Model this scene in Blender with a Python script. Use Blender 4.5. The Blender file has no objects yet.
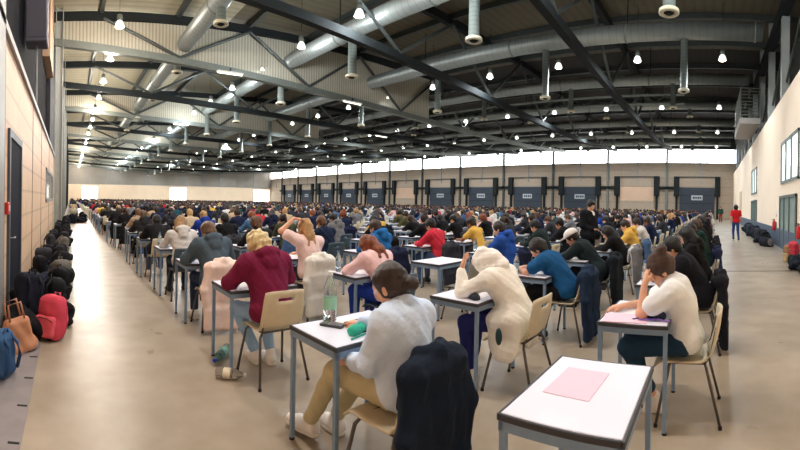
import bpy, math, random
import numpy as np
from mathutils import Vector, Matrix

random.seed(7)
RNG = np.random.RandomState(11)
SC = bpy.context.scene
COL = SC.collection
PI = math.pi

# ------------------------------------------------------------------ materials
def lin(c):
    return tuple(((v / 255) / 12.92 if v / 255 <= .04045 else ((v / 255 + .055) / 1.055) ** 2.4) for v in c)

_mats = {}
def mat(name, rgb, rough=.6, metal=0.0, var=.0, scale=8.0, bump=.0, bscale=60.0, emit=0.0, trans=0.0, stretch=None, spec=.5):
    if name in _mats:
        return _mats[name]
    m = bpy.data.materials.new(name)
    m.use_nodes = True
    nt = m.node_tree
    b = nt.nodes['Principled BSDF']
    c = lin(rgb) + (1,)
    b.inputs['Base Color'].default_value = c
    b.inputs['Roughness'].default_value = rough
    b.inputs['Metallic'].default_value = metal
    b.inputs['Specular IOR Level'].default_value = spec
    if trans:
        b.inputs['Transmission Weight'].default_value = trans
    if emit:
        b.inputs['Emission Color'].default_value = c
        b.inputs['Emission Strength'].default_value = emit
    if var or bump:
        tc = nt.nodes.new('ShaderNodeTexCoord')
        mp = nt.nodes.new('ShaderNodeMapping')
        nt.links.new(tc.outputs['Object'], mp.inputs['Vector'])
        if stretch:
            mp.inputs['Scale'].default_value = stretch
    if var:
        n = nt.nodes.new('ShaderNodeTexNoise')
        n.inputs['Scale'].default_value = scale
        n.inputs['Detail'].default_value = 4
        nt.links.new(mp.outputs[0], n.inputs['Vector'])
        r = nt.nodes.new('ShaderNodeValToRGB')
        r.color_ramp.elements[0].position = .3
        r.color_ramp.elements[1].position = .7
        r.color_ramp.elements[0].color = tuple(v * (1 - var) for v in c[:3]) + (1,)
        r.color_ramp.elements[1].color = tuple(min(1, v * (1 + var)) for v in c[:3]) + (1,)
        nt.links.new(n.outputs['Fac'], r.inputs['Fac'])
        nt.links.new(r.outputs['Color'], b.inputs['Base Color'])
    if bump:
        n2 = nt.nodes.new('ShaderNodeTexNoise')
        n2.inputs['Scale'].default_value = bscale
        n2.inputs['Detail'].default_value = 3
        nt.links.new(mp.outputs[0], n2.inputs['Vector'])
        bp = nt.nodes.new('ShaderNodeBump')
        bp.inputs['Strength'].default_value = bump
        bp.inputs['Distance'].default_value = .01
        nt.links.new(n2.outputs['Fac'], bp.inputs['Height'])
        nt.links.new(bp.outputs['Normal'], b.inputs['Normal'])
    _mats[name] = m
    return m

def wave_mat(name, rgb, axis='X', period=.2, dark=.6, rough=.6, metal=0.0, bump=.6, var=.1, width=.5):
    """ribbed sheet / boards: stripes across one object axis"""
    if name in _mats:
        return _mats[name]
    m = mat(name, rgb, rough, metal)
    nt = m.node_tree
    b = nt.nodes['Principled BSDF']
    tc = nt.nodes.new('ShaderNodeTexCoord')
    sx = nt.nodes.new('ShaderNodeSeparateXYZ')
    nt.links.new(tc.outputs['Object'], sx.inputs[0])
    d = nt.nodes.new('ShaderNodeMath'); d.operation = 'DIVIDE'; d.inputs[1].default_value = period
    nt.links.new(sx.outputs[axis], d.inputs[0])
    f = nt.nodes.new('ShaderNodeMath'); f.operation = 'FRACT'
    nt.links.new(d.outputs[0], f.inputs[0])
    r = nt.nodes.new('ShaderNodeValToRGB')
    e = r.color_ramp.elements
    c = lin(rgb)
    e[0].position = 0; e[0].color = tuple(v * dark for v in c) + (1,)
    e[1].position = width; e[1].color = c + (1,)
    x = e.new(min(.98, 1 - (1 - width) * .15)); x.color = c + (1,)
    y = e.new(1.0); y.color = tuple(v * dark for v in c) + (1,)
    nt.links.new(f.outputs[0], r.inputs['Fac'])
    n = nt.nodes.new('ShaderNodeTexNoise'); n.inputs['Scale'].default_value = 3
    nt.links.new(tc.outputs['Object'], n.inputs['Vector'])
    mx = nt.nodes.new('ShaderNodeMixRGB'); mx.blend_type = 'MULTIPLY'; mx.inputs['Fac'].default_value = var * 3
    nt.links.new(r.outputs['Color'], mx.inputs['Color1'])
    nt.links.new(n.outputs['Fac'], mx.inputs['Color2'])
    nt.links.new(mx.outputs['Color'], b.inputs['Base Color'])
    bp = nt.nodes.new('ShaderNodeBump'); bp.inputs['Strength'].default_value = bump; bp.inputs['Distance'].default_value = .03
    nt.links.new(r.outputs['Color'], bp.inputs['Height'])
    nt.links.new(bp.outputs['Normal'], b.inputs['Normal'])
    return m

def cloth(rgb):
    return mat('cloth_%d_%d_%d' % rgb, rgb, .9, 0, .07, 7, .6, 26, spec=.2)

def hairm(rgb):
    return mat('hair_%d_%d_%d' % rgb, rgb, .5, 0, .35, 30, .5, 90, stretch=(1, 1, .25), spec=.4)

SKIN = [mat('skin_light', (224, 172, 144), .55, 0, .06, 12, spec=.35), mat('skin_warm', (205, 150, 118), .55, 0, .06, 12, spec=.35),
        mat('skin_brown', (140, 94, 68), .55, 0, .06, 12, spec=.35)]
M_DESKTOP = mat('desk_laminate', (228, 230, 246), .35, 0, .02, 5)
M_EDGE = mat('desk_edge', (58, 60, 68), .5)
M_STEEL = mat('desk_steel', (132, 158, 188), .4, .15, .05, 20)
M_SHELL = mat('chair_shell_beige', (216, 204, 176), .42, 0, .06, 9)
M_SHELLT = mat('chair_shell_slate', (62, 84, 98), .42, 0, .06, 9)
M_SHELLG = mat('chair_shell_grey', (150, 148, 138), .42, 0, .06, 9)
M_LEG = mat('chair_leg_steel', (98, 92, 86), .4, .5)
M_RUB = mat('rubber_black', (25, 25, 27), .7)
M_PAPER = mat('paper_white', (240, 238, 240), .8, 0, .02, 14)
M_SHOEW = mat('shoe_white', (232, 230, 228), .6, 0, .04, 20)
M_SHOED = mat('shoe_dark', (34, 34, 38), .6)
M_SOLE = mat('shoe_sole', (225, 222, 215), .7)
M_EYEW = mat('eye_white', (235, 232, 228), .3)
M_EYED = mat('eye_dark', (40, 28, 22), .3)

# ------------------------------------------------------------------ mesh helpers
def new_mesh(name, V, F, mats=(), mi=None, smooth=True):
    me = bpy.data.meshes.new(name)
    if isinstance(V, np.ndarray):
        V = V.tolist()
    if isinstance(F, np.ndarray):
        F = F.tolist()
    me.from_pydata(V, [], F)
    for m in (mats if isinstance(mats, (list, tuple)) else [mats]):
        me.materials.append(m)
    if mi is not None and len(mi):
        me.polygons.foreach_set('material_index', np.array(mi, dtype=np.int32))
    if smooth:
        me.polygons.foreach_set('use_smooth', np.ones(len(me.polygons), dtype=bool))
    me.update()
    return me

def obj(name, me, parent=None, m=None, loc=None):
    o = bpy.data.objects.new(name, me)
    COL.objects.link(o)
    if parent is not None:
        o.parent = parent
    if loc is not None:
        o.location = loc
    if m is not None:
        o.material_slots[0].link = 'OBJECT'
        o.material_slots[0].material = m
    return o

def tag(o, label=None, cat=None, group=None, kind=None):
    if label: o['label'] = label
    if cat: o['category'] = cat
    if group: o['group'] = group
    if kind: o['kind'] = kind
    return o

def empty(name, loc=(0, 0, 0), rz=0.0, label=None, cat=None, group=None, kind=None):
    o = bpy.data.objects.new(name, None)
    o.empty_display_size = .1
    COL.objects.link(o)
    o.location = loc
    o.rotation_euler = (0, 0, rz)
    return tag(o, label, cat, group, kind)

class MB:
    def __init__(s):
        s.V = []; s.F = []; s.sm = []
    def add(s, V, F):
        b = len(s.V)
        s.V += [tuple(v) for v in V]
        s.F += [tuple(b + i for i in f) for f in F]
        return s
    def box(s, lo, hi, bev=0.0):
        x0, y0, z0 = lo; x1, y1, z1 = hi
        if bev <= 0:
            V = [(x, y, z) for x in (x0, x1) for y in (y0, y1) for z in (z0, z1)]
            F = [(0, 1, 3, 2), (4, 6, 7, 5), (0, 4, 5, 1), (2, 3, 7, 6), (0, 2, 6, 4), (1, 5, 7, 3)]
            return s.add(V, F)
        b = min(bev, (x1 - x0) / 2.01, (y1 - y0) / 2.01, (z1 - z0) / 2.01)
        V = []; idx = {}
        for ix, x in enumerate((x0, x1)):
            for iy, y in enumerate((y0, y1)):
                for iz, z in enumerate((z0, z1)):
                    dx = b if ix == 0 else -b; dy = b if iy == 0 else -b; dz = b if iz == 0 else -b
                    idx[ix, iy, iz, 0] = len(V); V.append((x, y + dy, z + dz))
                    idx[ix, iy, iz, 1] = len(V); V.append((x + dx, y, z + dz))
                    idx[ix, iy, iz, 2] = len(V); V.append((x + dx, y + dy, z))
        F = []
        for i in (0, 1):
            q = [idx[i, 0, 0, 0], idx[i, 0, 1, 0], idx[i, 1, 1, 0], idx[i, 1, 0, 0]]; F.append(q if i == 0 else q[::-1])
            q = [idx[0, i, 0, 1], idx[1, i, 0, 1], idx[1, i, 1, 1], idx[0, i, 1, 1]]; F.append(q if i == 0 else q[::-1])
            q = [idx[0, 0, i, 2], idx[0, 1, i, 2], idx[1, 1, i, 2], idx[1, 0, i, 2]]; F.append(q if i == 0 else q[::-1])
        for i in (0, 1):
            for j in (0, 1):
                F.append([idx[i, j, 0, 0], idx[i, j, 1, 0], idx[i, j, 1, 1], idx[i, j, 0, 1]])
                F.append([idx[i, 0, j, 0], idx[i, 1, j, 0], idx[i, 1, j, 2], idx[i, 0, j, 2]])
                F.append([idx[0, i, j, 1], idx[1, i, j, 1], idx[1, i, j, 2], idx[0, i, j, 2]])
                for k in (0, 1):
                    F.append([idx[i, j, k, 0], idx[i, j, k, 1], idx[i, j, k, 2]])
        return s.add(V, F)
    def tube(s, pts, r, n=8, cap=True):
        pts = [Vector(p) for p in pts]
        rs = r if isinstance(r, (list, tuple)) else [r] * len(pts)
        V = []; F = []
        up = None
        for i, p in enumerate(pts):
            t = (pts[min(i + 1, len(pts) - 1)] - pts[max(i - 1, 0)]).normalized()
            if up is None:
                up = Vector((0, 0, 1)) if abs(t.z) < .9 else Vector((1, 0, 0))
            a = t.cross(up).normalized(); b = t.cross(a).normalized()
            up = -b if False else up
            for k in range(n):
                w = 2 * PI * k / n
                V.append(p + (a * math.cos(w) + b * math.sin(w)) * rs[i])
        for i in range(len(pts) - 1):
            for k in range(n):
                k2 = (k + 1) % n
                F.append((i * n + k, i * n + k2, (i + 1) * n + k2, (i + 1) * n + k))
        if cap:
            F.append(tuple(range(n))[::-1]); F.append(tuple((len(pts) - 1) * n + k for k in range(n)))
        return s.add(V, F)
    def lathe(s, prof, n=16, c=(0, 0, 0)):
        V = []; F = []
        for r, z in prof:
            for k in range(n):
                w = 2 * PI * k / n
                V.append((c[0] + r * math.cos(w), c[1] + r * math.sin(w), c[2] + z))
        for i in range(len(prof) - 1):
            for k in range(n):
                k2 = (k + 1) % n
                F.append((i * n + k, i * n + k2, (i + 1) * n + k2, (i + 1) * n + k))
        F.append(tuple(range(n))[::-1]); F.append(tuple((len(prof) - 1) * n + k for k in range(n)))
        return s.add(V, F)
    def beam(s, a, b, w, h):
        """rectangular bar from a to b"""
        a = Vector(a); b = Vector(b); t = (b - a).normalized()
        up = Vector((0, 0, 1)) if abs(t.z) < .95 else Vector((0, 1, 0))
        u = t.cross(up).normalized(); v = u.cross(t).normalized()
        V = [p + u * (sx * w / 2) + v * (sz * h / 2) for p in (a, b) for sx, sz in ((-1, -1), (1, -1), (1, 1), (-1, 1))]
        F = [(0, 1, 2, 3), (7, 6, 5, 4), (0, 4, 5, 1), (1, 5, 6, 2), (2, 6, 7, 3), (3, 7, 4, 0)]
        return s.add(V, F)
    def shell(s, fn, nu, nv, th, skip=()):
        """two-sided panel fn(u,v) with thickness; skip: cells left open"""
        P = [[Vector(fn(i / nu, j / nv)) for j in range(nv + 1)] for i in range(nu + 1)]
        V = []; F = []
        N = [[None] * (nv + 1) for _ in range(nu + 1)]
        for i in range(nu + 1):
            for j in range(nv + 1):
                du = P[min(i + 1, nu)][j] - P[max(i - 1, 0)][j]
                dv = P[i][min(j + 1, nv)] - P[i][max(j - 1, 0)]
                n = du.cross(dv)
                N[i][j] = n.normalized() if n.length > 1e-9 else Vector((0, 0, 1))
        A = lambda i, j: (i * (nv + 1) + j) * 2
        for i in range(nu + 1):
            for j in range(nv + 1):
                V.append(P[i][j] + N[i][j] * th / 2); V.append(P[i][j] - N[i][j] * th / 2)
        solid = lambda i, j: 0 <= i < nu and 0 <= j < nv and (i, j) not in skip
        for i in range(nu):
            for j in range(nv):
                if not solid(i, j): continue
                a, b, c, d = A(i, j), A(i + 1, j), A(i + 1, j + 1), A(i, j + 1)
                F.append((a, b, c, d)); F.append((a + 1, d + 1, c + 1, b + 1))
                if not solid(i, j - 1): F.append((a, a + 1, b + 1, b))
                if not solid(i, j + 1): F.append((d, c, c + 1, d + 1))
                if not solid(i - 1, j): F.append((a, d, d + 1, a + 1))
                if not solid(i + 1, j): F.append((b, b + 1, c + 1, c))
        return s.add(V, F)
    def mesh(s, name, m, smooth=False):
        return new_mesh(name, s.V, s.F, m, smooth=smooth)
    def build(s, name, m, parent=None, smooth=False, loc=None):
        return obj(name, s.mesh(name, m, smooth), parent, None, loc)

# ------------------------------------------------------------------ implicit-surface bodies
class SDF:
    def __init__(s, vox):
        s.vox = vox; s.p = []; s.sub = []; s.planes = []; s.noise = None
    def cap(s, a, b, ra, rb=None, k=.03):
        s.p.append(('c', np.array(a, float), np.array(b, float), ra, ra if rb is None else rb, k)); return s
    def ell(s, c, r, R=None, k=.03):
        s.p.append(('e', np.array(c, float), np.array(r if not np.isscalar(r) else (r,) * 3, float), None if R is None else np.array(R, float), 0, k)); return s
    def box(s, c, h, rd, R=None, k=.02):
        s.p.append(('b', np.array(c, float), np.array(h, float), None if R is None else np.array(R, float), rd, k)); return s
    def cut(s, c, r, R=None, k=.01):
        s.sub.append(('e', np.array(c, float), np.array(r if not np.isscalar(r) else (r,) * 3, float), None if R is None else np.array(R, float), 0, k)); return s
    def plane(s, c, n, only=None):
        n = np.array(n, float); n /= np.linalg.norm(n)
        s.planes.append((np.array(c, float), n, only)); return s
    def folds(s, amp, f=35, seed=0, zs=1.0):
        r = np.random.RandomState(seed)
        s.noise = (amp, [(r.normal(size=3) * np.array([1, 1, zs]) * f * q, r.rand() * 6.28, 1 / q) for q in (.6, .6, 1, 1, 1.7, 1.7)]); return s
    @staticmethod
    def bbox(q):
        if q[0] == 'c':
            r = max(q[3], q[4])
            return np.minimum(q[1], q[2]) - r, np.maximum(q[1], q[2]) + r
        h = q[2] if q[3] is None else np.full(3, np.linalg.norm(q[2]) if q[0] == 'b' else q[2].max())
        return q[1] - h, q[1] + h
    @staticmethod
    def dist(q, P):
        if q[0] == 'c':
            a, b, ra, rb = q[1:5]
            ba = b - a
            t = np.clip(((P - a) @ ba) / max(ba @ ba, 1e-9), 0, 1)
            return np.linalg.norm(P - a - t[..., None] * ba, axis=-1) - (ra + (rb - ra) * t)
        L = P - q[1]
        if q[3] is not None:
            L = L @ q[3]
        if q[0] == 'e':
            k0 = np.linalg.norm(L / q[2], axis=-1); k1 = np.linalg.norm(L / (q[2] ** 2), axis=-1)
            return k0 * (k0 - 1) / np.maximum(k1, 1e-6)
        d = np.abs(L) - (q[2] - q[4])
        return np.linalg.norm(np.maximum(d, 0), axis=-1) + np.minimum(d.max(axis=-1), 0) - q[4]
    def mesh(s):
        v = s.vox
        bb = [s.bbox(q) for q in s.p]
        lo = np.min([b[0] for b in bb], axis=0) - 3 * v - .012
        hi = np.max([b[1] for b in bb], axis=0) + 3 * v + .012
        n = np.ceil((hi - lo) / v).astype(int) + 1
        ax = [lo[i] + v * np.arange(n[i]) for i in range(3)]
        F = np.full(n, .2, dtype=np.float64)
        def sl(b, m):
            i0 = np.clip(np.floor((b[0] - m - lo) / v).astype(int), 0, n - 1); i1 = np.clip(np.ceil((b[1] + m - lo) / v).astype(int) + 1, 1, n)
            return tuple(slice(i0[i], i1[i]) for i in range(3))
        def pts(S):
            return np.stack(np.meshgrid(*[ax[i][S[i]] for i in range(3)], indexing='ij'), axis=-1)
        for q, b in zip(s.p, bb):
            S = sl(b, q[5] + 3 * v)
            d = s.dist(q, pts(S)); f = F[S]; k = q[5]
            h = np.maximum(k - np.abs(d - f), 0) / k
            F[S] = np.minimum(d, f) - h * h * k / 4
        if s.noise:
            P = pts(tuple(slice(0, n[i]) for i in range(3)))
            w = sum(g * np.sin(P @ f + ph) for f, ph, g in s.noise[1])
            F += s.noise[0] * w / 3
        for q in s.sub:
            S = sl(s.bbox(q), q[5] + 3 * v)
            d = -s.dist(q, pts(S)); f = F[S]; k = q[5]
            h = np.maximum(k - np.abs(d - f), 0) / k
            F[S] = np.maximum(d, f) + h * h * k / 4
        if s.planes:
            P = pts(tuple(slice(0, n[i]) for i in range(3)))
            for c, nn, only in s.planes:
                d = (P - c) @ nn
                if only is not None:
                    d = np.where(np.linalg.norm(P - c, axis=-1) < only, d, -1.0)
                F = np.maximum(F, d)
        return surface_nets(F, lo, v)

def surface_nets(F, lo, v):
    neg = F < 0
    a, b, c = F.shape
    acc = np.zeros((a - 1, b - 1, c - 1, 3)); cnt = np.zeros((a - 1, b - 1, c - 1))
    cr = [(i, j, k) for i in (0, 1) for j in (0, 1) for k in (0, 1)]
    sub = lambda A, o: A[o[0]:a - 1 + o[0], o[1]:b - 1 + o[1], o[2]:c - 1 + o[2]]
    for o in cr:
        for d in range(3):
            if o[d]: continue
            e = list(o); e[d] = 1; e = tuple(e)
            f0 = sub(F, o); f1 = sub(F, e)
            x = sub(neg, o) != sub(neg, e)
            t = np.where(x, f0 / np.where(x, f0 - f1, 1), 0)
            for i in range(3):
                acc[..., i] += np.where(x, o[i] + (t if i == d else 0), 0)
            cnt += x
    act = cnt > 0
    idx = np.full(act.shape, -1, dtype=np.int64)
    idx[act] = np.arange(act.sum())
    cells = np.argwhere(act)
    V = lo + v * (cells + acc[act] / cnt[act][:, None])
    Q = []
    for d in range(3):
        o1, o2 = [(1, 2), (2, 0), (0, 1)][d]
        s0 = [slice(1, -1)] * 3; s1 = [slice(1, -1)] * 3
        s0[d] = slice(0, F.shape[d] - 1); s1[d] = slice(1, F.shape[d])
        n0 = neg[tuple(s0)]; n1 = neg[tuple(s1)]
        for flip, w in ((False, np.argwhere(n0 & ~n1)), (True, np.argwhere(~n0 & n1))):
            if not len(w): continue
            w = w.copy()
            for i in range(3):
                if i != d: w[:, i] += 1
            def I(x, y):
                q = w.copy(); q[:, o1] -= x; q[:, o2] -= y
                return idx[q[:, 0], q[:, 1], q[:, 2]]
            quad = np.stack([I(1, 1), I(0, 1), I(0, 0), I(1, 0)], axis=1)
            Q.append(quad[:, ::-1] if flip else quad)
    return V, np.concatenate(Q)

def rot(pitch=0, yaw=0, roll=0):
    return np.array(Matrix.Rotation(yaw, 3, 'Z') @ Matrix.Rotation(pitch, 3, 'X') @ Matrix.Rotation(roll, 3, 'Y'))

def align(z, x=(1, 0, 0)):
    z = np.array(z, float); z /= np.linalg.norm(z)
    x = np.array(x, float); x = x - z * (x @ z); x /= np.linalg.norm(x)
    return np.stack([x, np.cross(z, x), z], axis=1)

SEATED = dict(
    pelvis=(0, 0, .585), waist=(0, .035, .715), chest=(0, .11, .88), neck=(0, .19, 1.03), head=(0, .26, 1.14), hrot=(-.45, 0, 0),
    shL=(-.17, .14, .975), shR=(.17, .14, .975), elL=(-.27, .30, .79), elR=(.27, .30, .79), wrL=(-.13, .50, .785), wrR=(.10, .50, .785),
    hdL=(.55, .8, -.1), hdR=(-.35, .9, -.1), upL=(0, 0, 1), upR=(0, 0, 1), curlL=.25, curlR=.7,
    hipL=(-.09, .02, .565), hipR=(.09, .02, .565), knL=(-.12, .43, .545), knR=(.12, .43, .545), anL=(-.13, .38, .10), anR=(.13, .42, .10),
    toL=(-.15, .53, .035), toR=(.15, .57, .035))

def hand(S, w, d, up, side, curl, fine):
    """five-finger hand from wrist w along d; up: back of the hand; side: +1 puts the thumb along +x of the hand frame"""
    d = np.array(d, float); d /= np.linalg.norm(d); up = np.array(up, float); up = up - d * (up @ d); up /= np.linalg.norm(up)
    x = np.cross(d, up) * side
    w = np.array(w, float)
    if not fine:
        S.cap(w, w + d * .07, .024, .028, k=.02)
        S.cap(w + d * .07, w + d * .13 - up * .03 * curl, .025, .014, k=.02)
        S.cap(w + d * .03 + x * .02, w + d * .07 + x * .045 - up * .01, .013, .01, k=.015)
        return
    for i, (o, L) in enumerate(((.030, .93), (.010, 1.0), (-.010, .94), (-.029, .76))):
        kn = w + d * (.088 - abs(o - .005) * .25) + x * o
        S.cap(w + x * o * .55, kn, .0155, .0125, k=.012)
        p = kn; a = curl * .5
        for seg, r in ((.042 * L, .0095), (.027 * L, .0088), (.021 * L, .0078)):
            q = p + (d * math.cos(a) - up * math.sin(a)) * seg + x * o * .12
            S.cap(p, q, r, r * .93, k=.004)
            p = q; a += curl * .9
    t0 = w + d * .022 + x * .022 - up * .006
    t1 = t0 + d * .036 + x * .026 - up * .012
    t2 = t1 + d * .032 + x * .004 - up * .012 * curl
    S.cap(t0, t1, .0145, .0115, k=.014); S.cap(t1, t2, .011, .0085, k=.004)

def person_geo(pose=None, vox=.016, fine=False, top='sweater', sleeve='long', hem=.53, hair='short', build=1.0, seed=0, loose=.018, shoes=True, stand=False, legcut=.10, face=True):
    J = dict(SEATED)
    if pose: J.update(pose)
    J = {k: (np.array(v, float) if isinstance(v, tuple) else v) for k, v in J.items()}
    A = lambda k: J[k]
    G = {}
    spine = align(A('neck') - A('waist'))
    up0 = align(A('waist') - A('pelvis') + np.array([0, 0, .05]))
    H = rot(*J['hrot'])
    hp = lambda x, y, z: A('head') + H @ np.array([x, y, z], float)
    def torso(S, e, w=1.0):
        S.ell(A('pelvis'), np.array([.165 * w, .125, .12]) * build + e, up0, k=.05)
        S.ell(A('waist'), np.array([.14 * w, .105, .14]) * build + e, up0, k=.06)
        S.ell(A('chest'), np.array([.165 * w, .115, .17]) * build + e, spine, k=.06)
        S.cap(A('shL'), A('shR'), .055 * build + e, k=.06)
        S.cap(A('chest') + spine @ np.array([0, 0, .1]), A('neck'), .09 * build + e, .06 + e, k=.05)
    # ---- body: one continuous skin surface
    S = SDF(vox)
    torso(S, -.012)
    S.cap(A('neck'), hp(0, -.02, -.05), .054, .05, k=.03)
    S.ell(hp(0, -.012, .03), (.076, .094, .094), H, k=.02)
    S.ell(hp(0, .028, -.045), (.056, .062, .07), H, k=.03)
    S.ell(hp(0, .062, -.098), (.026, .024, .022), H, k=.03)
    if face:
        S.cap(hp(0, .084, .006), hp(0, .104, -.034), .009, .0135, k=.014)
        S.ell(hp(0, .080, .026), (.05, .016, .011), H, k=.02)
        S.ell(hp(0, .083, -.066), (.022, .012, .009), H, k=.01)
        for s in (-1, 1):
            S.ell(hp(s * .076, -.008, -.018), (.011, .02, .031), H, k=.008)
            S.ell(hp(s * .04, .058, -.03), (.022, .022, .02), H, k=.02)
            S.cut(hp(s * .032, .097, .006), (.019, .014, .011), H, k=.012)
    for s in 'LR':
        sg = -1 if s == 'L' else 1
        S.cap(A('sh' + s), A('el' + s), .046 * build, .038, k=.03)
        S.cap(A('el' + s), A('wr' + s), .039, .025, k=.02)
        hand(S, A('wr' + s), A('hd' + s), A('up' + s), -sg * 1.0, J['curl' + s], fine)
        S.cap(A('hip' + s), A('kn' + s), .076 * build, .054, k=.04)
        S.cap(A('kn' + s), A('an' + s), .052, .036, k=.03)
        S.cap(A('an' + s) + np.array([0, -.02, -.04]), A('to' + s), .034, .028, k=.03)
    G['body'] = S.mesh()
    # ---- top
    T = SDF(vox)
    lz = {'tee': .012, 'coat': .032, 'sweater': .02, 'hoodie': .026}[top] if loose is None else loose
    torso(T, lz)
    wk = lambda s, t: A('el' + s) + (A('wr' + s) - A('el' + s)) * t
    for s in 'LR':
        if sleeve == 'long':
            T.cap(A('sh' + s), A('el' + s), .052 * build + lz, .046 + lz * .8, k=.05)
            T.cap(A('el' + s), wk(s, .93), .046 + lz * .8, .034 + lz * .5, k=.02)
        else:
            m = A('sh' + s) + (A('el' + s) - A('sh' + s)) * .62
            T.cap(A('sh' + s), m, .054 * build + lz, .05 + lz * 1.3, k=.05)
    if top == 'coat':
        for s in (-1, 1):
            T.cap(A('pelvis') + np.array([s * .09, -.01, .0]), A('pelvis') + np.array([s * .11, .12, -.01]), .105 + lz, .09 + lz, k=.06)
            if not stand:
                T.ell(A('pelvis') + np.array([s * .185, .03, -.14]), (.035, .15, .20), rot(roll=-s * .12), k=.05)
                T.ell(A('pelvis') + np.array([s * .11, -.05, -.12]), (.085, .045, .16), k=.04)
    nk = A('neck') + spine @ np.array([0, 0, .045])
    if top in ('hoodie',):
        T.ell(A('neck') + spine @ np.array([0, -.115, .0]), (.125, .085, .07), spine, k=.012); T.ell(A('neck') + spine @ np.array([0, -.15, -.085]), (.085, .05, .085), spine, k=.02)
        T.cap(A('neck') + spine @ np.array([-.075, -.02, .04]), A('neck') + spine @ np.array([-.05, .075, .0]), .032, .024, k=.02)
        T.cap(A('neck') + spine @ np.array([.075, -.02, .04]), A('neck') + spine @ np.array([.05, .075, .0]), .032, .024, k=.02)
    T.folds(.005 if top != 'tee' else .004, 44, seed)
    if top == 'coat':
        T.plane((0, 0, hem), (0, 0, -1))
    else:
        T.plane((0, 0, hem), (0, .0, -1))
    T.plane(nk, spine @ np.array([0, .45, 1.0]), .16 if top != 'hoodie' else .001)
    G['top'] = T.mesh()
    # ---- trousers
    L = SDF(vox)
    L.ell(A('pelvis'), np.array([.172, .132, .115]) * build, up0, k=.05)
    for s in 'LR':
        L.cap(A('hip' + s), A('kn' + s), .09 * build, .068, k=.04)
        L.cap(A('kn' + s), A('an' + s) + (A('kn' + s) - A('an' + s)) * legcut, .066, .052, k=.03)
    L.folds(.004, 36, seed + 3)
    G['trousers'] = L.mesh()
    # ---- shoes
    if shoes:
        for s in 'LR':
            B = SDF(max(.008, vox * .6))
            an, to = A('an' + s), A('to' + s)
            f = to - an; f[2] = 0; f /= np.linalg.norm(f)
            z0 = np.array([0, 0, 1.0])
            base = np.array([an[0], an[1], to[2] - .035])
            B.cap(base - f * .035 + z0 * .045, base + f * .09 + z0 * .05, .042, .042, k=.03)
            B.cap(base + f * .05 + z0 * .04, base + f * .175 + z0 * .033, .044, .036, k=.03)
            B.cap(base - f * .03 + z0 * .06, an + z0 * .005, .044, .046, k=.03)
            B.plane(base + z0 * .006, (0, 0, -1))
            G['shoe' + s] = B.mesh()
            C = SDF(max(.008, vox * .6))
            C.cap(base - f * .04 + z0 * .018, base + f * .06 + z0 * .018, .043, .046, k=.03)
            C.cap(base + f * .05 + z0 * .018, base + f * .172 + z0 * .018, .046, .04, k=.03)
            C.plane(base + z0 * .0, (0, 0, -1)); C.plane(base + z0 * .026, (0, 0, 1))
            G['sole' + s] = C.mesh()
    # ---- hair
    R = SDF(min(vox, .012) if vox < .03 else vox * .8)
    g = .016
    R.ell(hp(0, -.016, .036), np.array([.076, .094, .094]) + g, H, k=.02)
    if hair == 'short':
        R.ell(hp(0, -.06, -.03), (.07, .05, .05), H, k=.03)
        R.ell(hp(.01, .05, .10), (.05, .04, .02), H, k=.02)
    elif hair == 'long':
        R.cap(hp(0, -.06, 0), hp(0, -.09, -.14), .085, .07, k=.04)
        R.cap(hp(-.03, -.09, -.12), A('neck') + spine @ np.array([-.05, -.11, -.12]), .05, .03, k=.04)
        R.cap(hp(.03, -.09, -.12), A('neck') + spine @ np.array([.05, -.11, -.14]), .05, .03, k=.04)
        for s in (-1, 1):
            R.cap(hp(s * .075, .0, .03), hp(s * .075, .03, -.15), .028, .022, k=.03)
    elif hair == 'bun':
        R.ell(hp(0, -.03, -.02), (.074, .07, .05), H, k=.03)
        R.ell(hp(0, -.075, .125), (.052, .05, .046), H, k=.015)
    elif hair == 'lowbun':
        R.ell(hp(0, -.05, -.03), (.07, .06, .055), H, k=.03)
        R.ell(hp(0, -.135, -.03), (.05, .042, .046), H, k=.012)
    elif hair == 'curly':
        R.ell(hp(0, -.03, .02), (.112, .115, .115), H, k=.03)
        R.ell(hp(0, -.06, -.06), (.088, .06, .05), H, k=.03)
        R.ell(hp(0, .04, .11), (.07, .05, .04), H, k=.03)
    elif hair == 'pony':
        R.ell(hp(0, -.03, -.02), (.074, .07, .05), H, k=.03)
        R.cap(hp(0, -.105, .06), hp(0, -.155, .03), .026, .034, k=.01)
        R.cap(hp(0, -.155, .03), hp(0, -.16, -.14), .034, .016, k=.02)
    elif hair == 'hood':
        R.ell(hp(0, -.02, .01), (.105, .125, .125), H, k=.03)
        R.cap(hp(0, -.06, -.06), A('neck') + spine @ np.array([0, -.06, 0]), .1, .1, k=.05)
    R.folds(.010 if hair == 'curly' else (.005 if hair != 'hood' else .009), 75 if hair == 'curly' else 45, seed + 9)
    if hair == 'hood':
        R.cut(hp(0, .115, -.03), (.07, .085, .10), H, k=.02)
    else:
        fr = .075 if hair != 'curly' else .085
        R.cut(hp(0, fr + .03, -.045), (.078, .07, .105), H, k=.015)
    G['hair'] = R.mesh()
    E = []
    for s in (-1, 1):
        E.append((hp(s * .032, .0805, .006), H))
    return G, E, H, A('head')

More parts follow.
